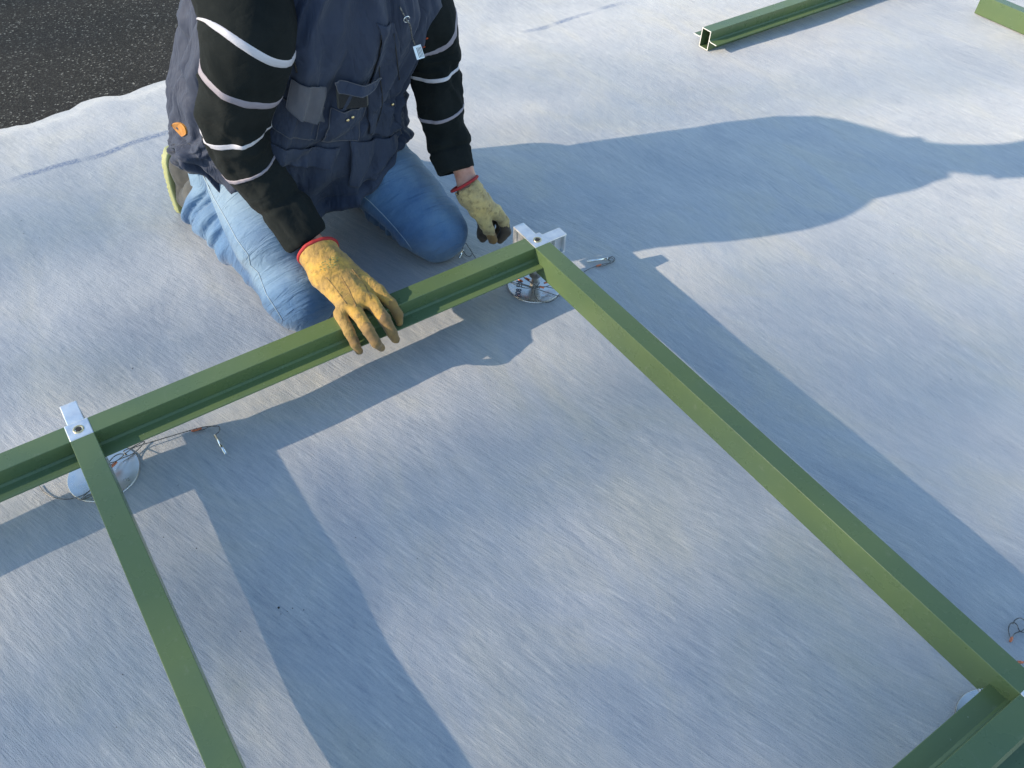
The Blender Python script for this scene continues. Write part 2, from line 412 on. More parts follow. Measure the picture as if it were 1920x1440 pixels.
# the last two metres follow the wavy cut edge
t = np.clip((Y - .9) / (Yt - .9), 0, 1); Y = Y + t * (Ye[:, None] - Yt)
Z = sheet_z(X, Y) - .022 * sstep(-.10, 0., Y - Ye[:, None]) + .004 * np.exp(-((Y - Ye[:, None]) / .02) ** 2) * np.sin(X * 21)
V = np.stack([X, Y, Z], -1).reshape(-1, 3); nx, ny = len(xs), len(ys)
I = np.arange(nx * ny).reshape(nx, ny)
F = np.stack([I[:-1, :-1], I[1:, :-1], I[1:, 1:], I[:-1, 1:]], -1).reshape(-1, 4)
tag(fast_mesh('fleece_ground_sheet', V, F, M_fleece), kind='structure')
xs = axis(-300, -4, 4, 300, .5); X, Y = np.meshgrid(xs, xs, indexing='ij'); n_ = len(xs); I = np.arange(n_ * n_).reshape(n_, n_)
V = np.stack([X, Y, 0 * X - .042], -1).reshape(-1, 3)
F = np.stack([I[:-1, :-1], I[1:, :-1], I[1:, 1:], I[:-1, 1:]], -1).reshape(-1, 4)
tag(fast_mesh('ground', V, F, M_asph), kind='structure')

# ------------------------------------------------------------------ the tree whose thin crown dapples the low sun; leaf clumps placed to cast chosen patches
M_bark = mat('bark', (.08, .06, .045), .9); q = NB(M_bark)
q.out(Base_Color=q.ramp(q.noise(1, 5, .6, q.mapv((14, 14, 2))), [(.35, (.05, .04, .03)), (.65, (.14, .11, .085))]), Normal=q.bump(q.noise(1, 4, .6, q.mapv((20, 20, 3))), .8, .03))
M_leaf = mat('leaves', (.06, .10, .03), .6); q = NB(M_leaf)
q.out(Base_Color=q.ramp(q.noise(3, 2), [(.35, (.045, .085, .02)), (.65, (.10, .13, .035))]))
DIST = 38.; sv_ = np.array(SUN); cl = []
for (x, y, rr_, n_) in [(700, 1090, .13, 24), (850, 970, .12, 26), (1000, 865, .12, 28), (1130, 790, .12, 28), (1260, 720, .11, 24), (1420, 900, .12, 20), (1520, 1010, .12, 26), (1320, 1240, .12, 14),
                      (1880, 1230, .16, 90), (1830, 1390, .18, 130), (1960, 1330, .18, 120), (1740, 1480, .16, 70),  # dense clumps added to stand in for the camera holder's own shadow
                      (110, 1350, .15, 44), (50, 1160, .14, 34), (300, 1250, .13, 16), (450, 1400, .13, 14), (260, 650, .15, 44), (120, 470, .15, 36), (60, 350, .14, 24), (930, 150, .16, 26), (1180, 150, .16, 22), (1760, 690, .16, 40), (1620, 540, .14, 30), (1880, 760, .14, 30),
                      (980, 1330, .13, 18), (1640, 1130, .12, 14), (20, 700, .12, 26), (1750, 120, .2, 16), (220, 330, .14, 18)]:
    cl.append((p2w(x, y, 0) + sv_ * DIST + np.array([random.uniform(-.3, .3), 0, 0]) * 0, rr_, int(n_ * .52)))
side_ = np.cross(sv_, [0, 0, 1.]); side_ /= np.linalg.norm(side_); upv = np.cross(side_, sv_)
c0_ = p2w(960, 720, 0) + sv_ * DIST
for k in range(70):
    a_ = random.uniform(0, 6.28); d_ = random.uniform(2.6, 4.6)
    cl.append((c0_ + side_ * d_ * math.cos(a_) * 1.1 + upv * d_ * math.sin(a_) * .55 + sv_ * random.uniform(-1.5, 1.5), random.uniform(.25, .5), 40))
tr_ = thing('tree', 'thin leafy tree with leaf clumps placed for shade, standing far to the left outside the photo', 'tree', (c0_[0] - 1, c0_[1] + .3, -.04))
tb = np.array([c0_[0] - 1, c0_[1] + .3, -.04]); V, F = [], []
tube([(0, 0, 0), (.1, .05, 4), (-.05, .1, 8), (.1, 0, 12), (.6, -.1, c0_[2] - 3)], np.array([.26, .2, .16, .12, .07]), 12, 40, V, F)
for c, rr_, n_ in cl[::3]:
    st_ = np.array([.2, 0, random.uniform(9, 12)]); e_ = c - tb
    tube([st_, (st_ + e_) / 2 + np.array([0, 0, -.5]), e_], np.array([.05, .03, .010]), 6, 14, V, F)
mesh_obj('trunk', V, F, M_bark, tr_)
V, F = [], []
for c, rr_, n_ in cl:
    for k in range(n_):
        p_ = c - tb + rng.normal(size=3) * rr_ * .75; a = rng.normal(size=3); a /= np.linalg.norm(a); b = np.cross(a, rng.normal(size=3)); b /= np.linalg.norm(b)
        L_ = random.uniform(.07, .12); i0 = len(V)
        V += [p_ - a * L_, p_ + b * L_ * .45, p_ + a * L_, p_ - b * L_ * .45]; F.append((i0, i0 + 1, i0 + 2, i0 + 3))
fast_mesh('crown', np.array(V), np.array(F), M_leaf, tr_)

# ------------------------------------------------------------------ beams
Z1 = .1547; W = .0474; HB = .075
def make_beam(name, label, L, led_r, led_l, p, rz, group, raw=0, z=Z1 - HB):
    """beam along local +x from its end, bottom at z=0; led_r / led_l ledges on -y / +y side"""
    root = thing(name, label, 'metal beam', (p[0], p[1], z), rz, group)
    bm = bmesh.new(); h = W / 2; b = .0014
    prof = []
    for cy, cz, a0 in ((h - b, HB - b, 0), (-h + b, HB - b, 90), (-h + b, b, 180), (h - b, b, 270)):
        for k in range(4):
            a = rad(a0 + 30 * k); prof.append((cy + b * math.cos(a), cz + b * math.sin(a)))
    ti = .003; inner = [(h - ti, HB - ti), (-h + ti, HB - ti), (-h + ti, ti), (h - ti, ti)]
    seg = 2
    def ring(pr, x): return [bm.verts.new((x, y, zz)) for y, zz in pr]
    A, B = ring(prof, 0), ring(prof, L); Ai, Bi = ring(inner, 0), ring(inner, L)
    n = len(prof)
    for j in range(n):
        f = bm.faces.new((A[j], A[(j + 1) % n], B[(j + 1) % n], B[j]))
        f.smooth = False
    for j in range(4): bm.faces.new((Bi[j], Bi[(j + 1) % 4], Ai[(j + 1) % 4], Ai[j]))
    for O, Q in ((A, Ai), (B, Bi)):
        for j in range(4):
            c = [O[4 * j + k] for k in range(4)]
            bm.faces.new(c + [Q[j]])
            bm.faces.new((O[4 * j + 3], O[(4 * j + 4) % n], Q[(j + 1) % 4], Q[j]))
    bm_obj('box_section', bm, M_green, root)
    for s, on_ in ((-1, led_r), (1, led_l)):
        if not on_: continue
        zt = HB - .0377; zr = zt + .0045
        top = [(h - .0008, zr), (h + .002, zr - .0006), (h + .0065, zt + .0004), (h + .012, zt), (h + .0378, zt), (h + .039, zt - .0010)]
        bot = [(h + .039, zt - .0026), (h + .0378, zt - .0032), (h + .012, zt - .0032), (h + .006, zt - .0026), (h + .002, zr - .0042), (h - .0008, zr - .0045)]
        pr = [(s * y, zz) for y, zz in top + bot]; bm = bmesh.new()
        A = [bm.verts.new((0, y, zz)) for y, zz in pr]; B = [bm.verts.new((L, y, zz)) for y, zz in pr]
        for j in range(len(pr)): bm.faces.new((A[j], A[(j + 1) % len(pr)], B[(j + 1) % len(pr)], B[j]))
        bm.faces.new(A); bm.faces.new(B)
        bm_obj('ledge', bm, M_green, root)
        if raw:
            bm = bmesh.new(); A = [bm.verts.new((-.0008, y, zz)) for y, zz in pr]; B = [bm.verts.new((.0, y, zz)) for y, zz in pr]
            for j in range(len(pr)): bm.faces.new((A[j], A[(j + 1) % len(pr)], B[(j + 1) % len(pr)], B[j]))
            bm.faces.new(A); bm_obj('cut_edge', bm, M_cut, root)
    if raw:
        bm = bmesh.new(); o_ = [(h, HB), (-h, HB), (-h, 0), (h, 0)]
        A, Ai = [bm.verts.new((-.001, y, zz)) for y, zz in o_], [bm.verts.new((-.001, y, zz)) for y, zz in inner]
        A2 = [bm.verts.new((-.0002, y, zz)) for y, zz in o_]
        for j in range(4):
            k = (j + 1) % 4
            bm.faces.new((A[j], A[k], Ai[k], Ai[j])); bm.faces.new((A[j], A[k], A2[k], A2[j]))
        bm_obj('cut_edge', bm, M_cut, root)
    return root
h = W / 2; AX = -1.1615; BY = -1.443
G1 = 'green beams of the assembled frame'; G2 = 'spare green beams lying on the sheet'
make_beam('frame_beam', 'green ledged beam under the yellow glove, between the two bolted corner joints', -AX - W, 1, 1, (AX + h, 0), 0, G1)
make_beam('frame_beam', 'green ledged beam cut off by the left edge of the photo', 2.4, 1, 1, (AX - h, 0), math.pi, G1)
make_beam('frame_beam', 'long plain green beam running down to the right corner without a ledge', -BY - W, 0, 0, (0, -h), -math.pi / 2, G1)
make_beam('frame_beam', 'plain green beam running down from the left joint to the bottom edge', -BY - W, 0, 0, (AX, -h), -math.pi / 2, G1)
make_beam('frame_beam', 'dark green ledged beam in the bottom right corner', -AX - W, 1, 1, (-h, BY), math.pi - rad(1.2), G1)
make_beam('spare_beam', 'loose green beam with bright cut end showing its hollow, top of the photo', 2.6, 1, 1, (1.375, .786), rad(.4), G2, raw=1, z=.001)
make_beam('spare_beam', 'loose light green beam end in the top right corner of the photo', 1.4, 0, 0, (2.632, .415), -math.pi / 2 - .0, G2, z=.001)

# ------------------------------------------------------------------ pedestals with cross heads
def prism(bm, pts, z0, z1, bev=.0015):
    A = [bm.verts.new((x, y, z0)) for x, y in pts]; B = [bm.verts.new((x, y, z1)) for x, y in pts]; n = len(pts)
    fs = [bm.faces.new((A[j], A[(j + 1) % n], B[(j + 1) % n], B[j])) for j in range(n)]
    fs += [bm.faces.new(A[::-1]), bm.faces.new(B)]
    if bev:
        bmesh.ops.recalc_face_normals(bm, faces=fs)
        bmesh.ops.bevel(bm, geom=list({e for f in fs for e in f.edges}), offset=bev, segments=2, affect='EDGES', profile=.5)
def stub(bm, d, off, L):
    """aluminium spigot: top plate, bottom plate and webs with a recessed side"""
    c, s = d; u = np.array([c, s]); v = np.array([-s, c]); hw = .0172
    def rect(a, b, lo, hi, z0, z1, bev=.0012):
        P = [u * x + v * y + off for x, y in ((a, lo), (b, lo), (b, hi), (a, hi))]; prism(bm, P, z0, z1, bev)
    z1 = Z1 - .0003
    rect(.0225, L, -hw, hw, z1 - .006, z1, .002)
    rect(.0225, L - .0008, -hw + .0006, hw - .0006, z1 - .062, z1 - .057, .001)
    rect(.0225, .030, -hw + .001, hw - .001, z1 - .0575, z1 - .0055, .001)
    rect(L - .007, L - .0006, -hw + .0008, hw - .0008, z1 - .0575, z1 - .0055, .001)
    rect(.029, L - .006, -.006, .006, z1 - .0575, z1 - .0055, 0)
    rect(.050, .055, -hw + .004, hw - .004, z1 - .0575, z1 - .0055, 0)
def pedestal(label, p, stubs, off=(0, 0), group='round foot pedestals with aluminium cross heads'):
    root = thing('pedestal', label, 'pedestal', (p[0], p[1], 0), 0, group)
    bm = bmesh.new(); R = .0752
    cyl(bm, (0, 0, .0), (0, 0, .003), R, R, 72); cyl(bm, (0, 0, .003), (0, 0, .0042), R, R - .0012, 72)
    bm_obj('base_disc', bm, M_disc, root)
    bm = bmesh.new(); cyl(bm, (0, 0, .0045), (0, 0, .016), .013, .013, 6); cyl(bm, (0, 0, .016), (0, 0, .050), .0085, .0085, 28)
    cyl(bm, (0, 0, .036), (0, 0, .0795), .0165, .0185, 32)
    for k in range(7): cyl(bm, (0, 0, .017 + .0026 * k), (0, 0, .0182 + .0026 * k), .0093, .0093, 24)
    bm_obj('post', bm, M_post, root)
    bm = bmesh.new(); box(bm, (-h - .0003, -h - .0003, .0800), (h + .0003, h + .0003, Z1 + .0012), .0022)
    for d in stubs: stub(bm, d, np.array(off), .0855)
    bm_obj('cross_head', bm, M_alu, root)
    bm = bmesh.new()
    # countersunk socket screw ring
    v, f = [], []
    th = np.linspace(0, 2 * np.pi, 33)[:-1]
    for r, zz in ((.0112, .0013), (.0108, .0024), (.0088, .0026), (.0070, .0016)):
        v += [(r * math.cos(a), r * math.sin(a), Z1 + zz) for a in th]
    o = mesh_obj('socket_screw', v, bridge(4, 32), M_brass, root)
    bm = bmesh.new(); cyl(bm, (0, 0, Z1 + .0013), (0, 0, Z1 + .0021), .0066, .0066, 6); bm_obj('socket_hole', bm, M_dark, o)
    return root
ped1 = pedestal('pedestal at the middle joint with two bare aluminium stubs pointing away and right', (0, 0), [(0, 1), (1, 0)], (-.004, -.003))
ped0 = pedestal('pedestal at the left joint with one bare aluminium stub pointing away', (AX, 0), [(0, 1)])
ped2 = pedestal('pedestal under the bottom right corner, mostly hidden by the beams', (0, BY), [(1, 0), (0, -1)])
# ink marking on the disc of the middle pedestal
tc = bpy.data.curves.new('t', 'FONT'); tc.body = 'B08 EN-'; tc.size = .021; tc.extrude = .0001; tc.align_x = 'CENTER'; tc.offset = .0004
to = bpy.data.objects.new('t', tc); COL.objects.link(to)
me = bpy.data.meshes.new_from_object(to.evaluated_get(bpy.context.evaluated_depsgraph_get())); bpy.data.objects.remove(to)
pt = p2w(978, 540, .0048); ang = math.atan2(*(p2w(982, 520, .0048) - p2w(975, 565, .0048))[[1, 0]])
mk = new_obj('ink_marking', me, ped1, M_ink); mk.location = (pt[0], pt[1], .0046); mk.rotation_euler = (0, 0, ang)

def screw(label, p, d):
    o = thing('clamp_screw', label, 'screw', tuple(p), 0, 'small bright screws in the frame corners')
    bm = bmesh.new(); d = np.array(d, float); d /= np.linalg.norm(d)
    cyl(bm, (0, 0, 0), d * .013, .0021, .0021, 14); bm_obj('shank', bm, M_steel, o)
    bm = bmesh.new(); cyl(bm, d * .013, d * .0165, .0042, .0036, 18); bm_obj('head', bm, M_steel, o)
screw('bright screw in the corner of the middle joint', (-h + .001, -.044, .098), (-1, -.15, .1))
screw('bright screw in the bottom right corner joint', (-h + .001, BY + .062, .100), (-1, .15, .1))

# ------------------------------------------------------------------ locking pins with wire lanyards
def lanyard(label, pin, wires, ferr, ring=None, r=.0011, pinr=.0029):
    """pin: (px0,py0,z0,px1,py1,z1) or None, wires: lists of (px,py,z); ferrules likewise"""
    c = p2w(*wires[0][0][:2], .0); root = thing('locking_pin', label, 'locking pin', (c[0], c[1], 0), 0, 'locking pins on wire lanyards')
    def L(q):
        a = p2w(*q); zz = float(sheet_z(a[:1], a[1:2])[0]) * (q[2] < .02); return p2w(q[0], q[1], q[2] + zz) - np.array([c[0], c[1], 0])
    if pin:
        a, b = L(pin[:3]), L(pin[3:]); d = (b - a) / np.linalg.norm(b - a)
        bm = bmesh.new(); cyl(bm, a, a + d * .002, pinr * .6, pinr, 20); cyl(bm, a + d * .002, b - d * .003, pinr, pinr, 20); cyl(bm, b - d * .003, b, pinr * 1.55, pinr * 1.4, 20)
        bm_obj('pin', bm, M_steel, root)
    for w_ in wires: tube_obj('wire', [L(q) for q in w_], r, M_wire, root, 8, len(w_) * 9)
    for f in ferr:
        a, b = L(f[:3]), L(f[3:]); m_ = (a + b) / 2
        tube_obj('ferrule', [a, m_, b], np.array([.0022, .0029, .0022]), M_copper, root, 10, 9)
    if ring:
        cc = L(ring[:3]); R = ring[3]; v, f = [], []
        P = [cc + np.array([R * math.cos(a), R * math.sin(a), .0012 * math.sin(2 * a)]) for a in np.linspace(0, 6.2, 14)]
        tube_obj('ring', P, .0009, M_wire, root, 8, 60)
g = .004
lanyard('locking pin lying in shadow on a long straight wire beside the left joint', (402, 815, .006, 424, 852, .006),
        [[(207, 868, .03), (222, 862, .02), (250, 840, .012), (300, 824, .008), (360, 806, g), (385, 800, g), (405, 799, .006)],
         [(360, 806, g), (380, 806, g), (392, 800, .008), (409, 799, .009), (412, 806, .006), (408, 812, g), (402, 816, .006)]],
        [(359, 808, g, 367, 807, g), (367, 807, g, 378, 803, g)])
lanyard('wire loops tangled round the foot of the left joint', None,
        [[(203, 868, .04), (214, 856, .045), (226, 851, .04), (238, 853, .03), (232, 846, .03), (250, 838, .012), (268, 828, .008), (269, 832, .006), (250, 850, .006), (222, 862, .012), (208, 872, .02)],
         [(73, 910, g), (82, 922, g), (100, 932, g), (125, 936, .007), (152, 930, .01), (172, 917, .012), (186, 905, .02)],
         [(150, 938, .006), (165, 923, .008), (185, 908, .02)]],
        [(209, 876, .02, 219, 866, .02)])
lanyard('locking pin lying right of the middle joint with a small wire ring', (1100, 490, .006, 1139, 485, .006),
        [[(1139, 485, .006), (1148, 481, .007), (1153, 487, .006), (1146, 493, .006), (1132, 495, g), (1122, 498, g), (1105, 504, g), (1085, 515, g), (1060, 522, .01)],
         [(1139, 486, .006), (1144, 491, .006), (1136, 497, g), (1123, 500, g)]],
        [(1118, 499, g, 1127, 496, g)], ring=(1146, 487, .007, .0070))
lanyard('tangled wire bundle with red ferrules on the disc of the middle joint', None,
        [[(930, 522, .035), (952, 527, .035), (975, 533, .03), (1003, 541, .028), (1025, 548, .022), (1050, 556, .018)],
         [(960, 524, .03), (985, 534, .032), (1008, 539, .03), (1028, 536, .02), (1050, 524, .02)],
         [(935, 519, .03), (958, 530, .025), (985, 540, .022), (1012, 537, .024), (1035, 540, .018), (1052, 548, .015)],
         [(1012, 530, .02), (1004, 541, .012), (1003, 553, .010), (1011, 564, .010), (1026, 567, .010), (1041, 561, .010), (1050, 550, .012), (1056, 540, .014)],
         [(978, 513, .045), (984, 522, .04), (996, 530, .035), (1012, 541, .03)]],
        [(984, 521, .036, 993, 525, .036), (1012, 537, .032, 1020, 540, .03), (1020, 531, .022, 1032, 527, .022), (972, 524, .03, 980, 528, .03)])
lanyard('small wire loop and pin tip by the far knee', (861, 484, .006, 868, 470, .006),
        [[(868, 472, .006), (868, 461, .008), (873, 456, .012), (879, 464, .010), (886, 475, .007), (894, 487, .005)],
         [(868, 470, .006), (875, 479, .006), (882, 480, .006), (885, 473, .008), (876, 460, .012)]], [])
lanyard('looped wire by the beam at the right edge of the photo', None,
        [[(1895, 1198, .006), (1891, 1183, .006), (1893, 1172, .008), (1900, 1167, .01), (1907, 1172, .008), (1912, 1183, .006), (1925, 1187, .006)],
         [(1897, 1197, .006), (1903, 1188, .006), (1912, 1184, .006), (1920, 1180, .008), (1924, 1168, .01), (1914, 1159, .01), (1904, 1162, .008), (1899, 1170, .006)],
         [(1906, 1241, .006), (1925, 1241, .006)]],
        [(1894, 1203, .006, 1898, 1195, .006), (1908, 1241, .006, 1918, 1242, .006)])
# grit
bm = bmesh.new()
for (x, y, s) in [(522, 1138, 3.4), (548, 1139, 1.6), (538, 1145, 1.2), (526, 1150, 1.2), (569, 1142, 1.6), (247, 687, 2), (1286, 281, 1.8), (1580, 525, 1.6), (1786, 707, 1.6), (1463, 692, 1.6), (370, 1394, 2), (333, 907, 1.6), (305, 1004, 1.6), (37, 409, 2), (42, 434, 1.6), (72, 442, 1.4), (1158, 526, 2), (1292, 285, 1.5), (1630, 485, 1.6), (1676, 511, 1.6), (450, 1183, 1.6), (367, 1025, 1.8), (666, 1004, 1.5), (782, 1044, 1.2), (1098, 815, 1.3), (215, 1360, 1.4), (228, 1262, 1.5)]:
    c = p2w(x, y, 0); c[2] = float(sheet_z(np.array([c[0]]), np.array([c[1]]))[0]) + .0005
    r = bmesh.ops.create_icosphere(bm, subdivisions=1, radius=s * .00075)['verts']
    for v in r: v.co = Vector((v.co.x * random.uniform(.7, 1.3), v.co.y * random.uniform(.7, 1.3), v.co.z * .6)) + Vector(c)
tag(bm_obj('grit', bm, M_speck), 'dark specks of grit scattered over the fleece sheet', 'grit', kind='stuff')

# ------------------------------------------------------------------ the person
PR = thing('person', 'person kneeling in navy body warmer, striped black sleeves, blue jeans and yellow work gloves', 'person', (-.40, .50, 0))
def own(o): o.matrix_parent_inverse = Matrix.Translation((.40, -.50, 0)); return o
def pm(name, V, F, m, parent=None, smooth=True):
    o = mesh_obj(name, V, F, m, parent or PR, smooth)
    if parent is None: own(o)
    return o

# --- vest: lofted rings, (t, theta): theta 0 = front, +90 = his left
VT = np.array([0, .10, .26, .42, .56, .68, .78, .86, .93, 1.0])
VC = np.array([(-.41, .525, .215), (-.415, .53, .28), (-.40, .515, .39), (-.375, .50, .50), (-.33, .475, .61), (-.292, .465, .70), (-.280, .455, .775), (-.27, .43, .835), (-.275, .42, .88), (-.275, .41, .915)])
VA = np.array([.288, .300, .294, .286, .284, .276, .235, .155, .095, .085])     # half width
VF = np.array([.175, .175, .180, .190, .20, .20, .190, .170, .155, .135])        # front depth
VB = np.array([.215, .235, .245, .255, .275, .280, .250, .17, .10, .08])       # back depth
YAW = np.array([-4, -2, 2, 6, 8, 8, 8, 8, 8, 8.]) * math.pi / 180
def vest(t, th, off=0., wr=1.):
    t = np.asarray(t, float); th = np.asarray(th, float)
    def it(A): return np.interp(t, VT, A)
    c = np.stack([it(VC[:, 0]), it(VC[:, 1]), it(VC[:, 2])], -1); a = it(VA); f = it(VF); b = it(VB); yw = it(YAW)
    cs, sn = np.cos(th), np.sin(th)
    e = .82
    u = np.sign(sn) * np.abs(sn) ** e * a; vv = np.sign(cs) * np.abs(cs) ** e * np.where(cs > 0, f, b)
    q = np.stack([np.cos(th) * 1.3, np.sin(th) * 1.3, t * 2.1], -1)
    d = .014 * noise(q * 1.7, 5) + .015 * noise(q * np.array([5.2, 5.2, 1.3]) + 4, 6) + .0030 * noise(q * np.array([9, 9, 8.]) + 2, 8) + .0010 * noise(q * 24, 9)
    w1 = q + .22 * np.stack([noise(q * 2.1 + 8, 31), noise(q * 2.1 + 3, 32), noise(q * 2.1 + 5, 33)], -1)
    d += .032 * (.30 - np.abs(noise(w1 * np.array([4.3, 4.3, 1.15]) + 1, 34))) + .008 * (.3 - np.abs(noise(w1 * np.array([9.5, 9.5, 2.6]) + 4, 36))) + .012 * (.3 - np.abs(noise(w1 * np.array([3.2, 3.2, 5.2]) + 6, 35))) * sstep(.6, .1, t) * sstep(.02, .12, t)
    # diagonal pull creases on his right flank, puckers at the waist and hem
    d += -.012 * np.exp(-((t - .47 + .22 * (th + 1.75)) / .022) ** 2) * np.exp(-((th + 1.7) / .35) ** 2)
    d += -.012 * np.exp(-((t - .27 + .22 * (th + 1.75)) / .022) ** 2) * np.exp(-((th + 1.7) / .35) ** 2)
    d += -.010 * np.exp(-((t - .30 - .05 * np.sin(th * 3)) / .02) ** 2) * sstep(-.2, .6, np.cos(th))
    d += .010 * np.exp(-((t - .02) / .022) ** 2) - .006 * np.exp(-((t - .055) / .012) ** 2)
    d += -.045 * np.exp(-((th - .02) / .075) ** 2) * (1 - sstep(.10, .20, t))
    r = 1 + 0 * th
    n2 = np.stack([sn / np.maximum(a, .05), cs / np.maximum(f, .05)], -1); n2 /= np.linalg.norm(n2, axis=-1)[..., None]
    dd = d * wr + off; u = u + n2[..., 0] * dd; vv = vv + n2[..., 1] * dd
    fx, fy = np.sin(yw), -np.cos(yw); lx, ly = np.cos(yw), np.sin(yw)
    x = c[..., 0] + fx * vv + lx * u; y = c[..., 1] + fy * vv + ly * u
    # tilt of the upper rings: front edge drops as he leans forward
    z = c[..., 2] - it(np.array([0, 0, .02, .05, .09, .13, .17, .2, .2, .2])) * vv - it(np.array([-.05, -.03, 0, .05, .10, .14, .16, .18, .18, .18])) * u
    z = z + (1 - sstep(0, .1, t)) * .006 * np.sin(th * 5 + 1.1) + (1 - sstep(0, .35, t)) * (.160 * np.exp(-((th + 1.36) / .50) ** 2) - .055 * np.exp(-((th + .12) / .42) ** 2) + .060 * np.exp(-((th - .95) / .45) ** 2))
    return np.stack([x, y, z], -1)
NT, NH = 190, 300
tt = np.linspace(0, 1, NT); hh = np.linspace(-math.pi, math.pi, NH, endpoint=False)
TT, HH = np.meshgrid(tt, hh, indexing='ij'); VV = vest(TT, HH)
inn = [vest(np.full(NH, 0.), hh, -.004) - np.array([0, 0, .004]), vest(np.full(NH, .004), hh, -.012), vest(np.full(NH, .06), hh, -.02, .5)]
top = [vest(np.full(NH, 1.), hh, -.010), vest(np.full(NH, .97), hh, -.02)]
VA_ = np.concatenate([np.array(inn)[::-1].reshape(-1, 3), VV.reshape(-1, 3), np.array(top).reshape(-1, 3)])
vest_o = own(fast_mesh('vest', VA_, np.array(bridge(NT + 5, NH)), M_vest, PR))
vpx = w2p(VV); vn = np.cross(np.roll(VV, -1, 1) - VV, np.gradient(VV, axis=0)); 
facing = ((VV - CAM) * vn).sum(-1)
sgn = -1 if facing[NT // 3, NH // 2] > 0 else 1   # the front must face the camera
front = (facing * sgn) < 0
def vat(px, py):
    d = (vpx[..., 0] - px) ** 2 + (vpx[..., 1] - py) ** 2 + np.where(front, 0, 1e7)
    i = np.unravel_index(np.argmin(d), d.shape)
    return np.array([tt[i[0]], hh[i[1]]])
def patch(name, quad, m, off=.004, edge=.0, nu=26, nv=26, parent=None, lift=None, wr=1.):
    """raised cloth patch between four photograph corners (tl, tr, br, bl) laid on the vest"""
    c = [np.array(vat(*p)) for p in quad]
    for k in range(1, 4):
        if c[k][1] - c[0][1] > math.pi: c[k][1] -= 2 * math.pi
        if c[0][1] - c[k][1] > math.pi: c[k][1] += 2 * math.pi
    U, Vv = np.meshgrid(np.linspace(0, 1, nu), np.linspace(0, 1, nv), indexing='ij')
    TH = ((1 - U) * (1 - Vv))[..., None] * c[0] + (U * (1 - Vv))[..., None] * c[1] + (U * Vv)[..., None] * c[2] + ((1 - U) * Vv)[..., None] * c[3]
    o = off * np.ones_like(U)
    if lift is not None: o = o + lift(U, Vv)
    A = vest(TH[..., 0], TH[..., 1], o, wr).reshape(-1, 3); B = vest(TH[..., 0], TH[..., 1], o - .0035, wr).reshape(-1, 3)
    n = nu * nv; I = np.arange(n).reshape(nu, nv); F = [tuple(x) for x in np.stack([I[:-1, :-1], I[1:, :-1], I[1:, 1:], I[:-1, 1:]], -1).reshape(-1, 4)]
    F += [tuple(n + q for q in f[::-1]) for f in F]
    per = list(I[:, 0]) + list(I[-1, 1:]) + list(I[::-1, -1][1:]) + list(I[0, ::-1][1:-1])
    for i in range(len(per)): a, b = per[i], per[(i + 1) % len(per)]; F.append((a, b, n + b, n + a))
    o_ = mesh_obj(name, np.vstack([A, B]), F, m, vest_o)
    if 'flap' in name or 'pocket' in name:
        rim_ = [A[i] for i in (list(I[0, :]) + list(I[1:, -1]) + list(I[-1, ::-1][1:]) + list(I[::-1, 0][1:]))]
        tube_obj('edge_stitching', rim_, .0011, M_flap, o_, 6, 130)
    return o_
def vtube(name, px, r, m, off=.001, parent=None, samples=None):
    P = [vest(*vat(*p), off) for p in px]
    return tube_obj(name, P, r, m, parent or vest_o, 8, samples or len(P) * 8)
patch('placket', [(705, 40), (736, 40), (744, 245), (690, 250)], M_vest, .008, nu=16, nv=60)
patch('pocket', [(620, 200), (682, 197), (668, 262), (600, 262)], M_vest, .007, lift=lambda u, v: .006 * np.sin(np.pi * u) * np.sin(np.pi * v))
patch('pocket_flap', [(620, 146), (704, 141), (682, 160), (622, 163)], M_vest, .020, lift=lambda u, v: .012 * v)
patch('pocket_flap', [(545, 143), (608, 160), (603, 222), (533, 192)], M_flap, .010, lift=lambda u, v: .014 * v * (1 + .4 * np.sin(5 * u)))
patch('pocket', [(525, 180), (605, 200), (590, 262), (505, 235)], M_vest, .005)
patch('front_panel', [(655, 262), (745, 240), (700, 335), (652, 345)], M_vest, .010, lift=lambda u, v: .006 * np.sin(np.pi * v))
patch('front_panel', [(500, 262), (632, 275), (612, 310), (515, 300)], M_vest, .010, lift=lambda u, v: .008 * v)
vtube('seam', [(706, 60), (708, 125), (711, 187), (702, 229), (691, 250)], .0011, M_dark, .0085)
vtube('seam', [(733, 60), (740, 125), (745, 187), (741, 240)], .0011, M_dark, .0085)
vtube('seam', [(515, 20), (530, 60), (548, 100), (556, 135)], .0022, M_dark, .002)
# badge, logo, snaps, cord
bc_ = vat(338, 246); bp_ = [vest(bc_[0] + .040 * math.sin(a), bc_[1] + (.060 + .020 * math.sin(a)) * math.cos(a), o) for o in (.0, .0045) for a in np.linspace(0, 2 * math.pi, 28, endpoint=False)]
mesh_obj('leather_badge', bp_, bridge(2, 28) + [tuple(range(28)), tuple(range(28, 56))], M_leather, vest_o, False)
patch('logo', [(789, 72), (799, 70), (797, 84), (786, 88)], M_orange, .0045, nu=6, nv=6)
for px in ((645, 220), (657, 216), (727, 193)):
    p = vest(*vat(*px), .0155 if px[0] < 700 else .012)
    v = bmesh.new(); bmesh.ops.create_icosphere(v, subdivisions=2, radius=.0042)
    for q_ in v.verts: q_.co = Vector((q_.co.x, q_.co.y * .55, q_.co.z)) + Vector(p)
    bm_obj('snap', v, M_brass, vest_o, True)
cord = [vest(*vat(*p), o) for p, o in (((742, 6), .014), ((747, 28), .02), ((756, 42), .020), ((762, 62), .018), ((768, 80), .018))]
co = tube_obj('zip_cord', cord, .0018, M_wire, vest_o, 8, 50)
kp = vest(*vat(747, 28), .022)
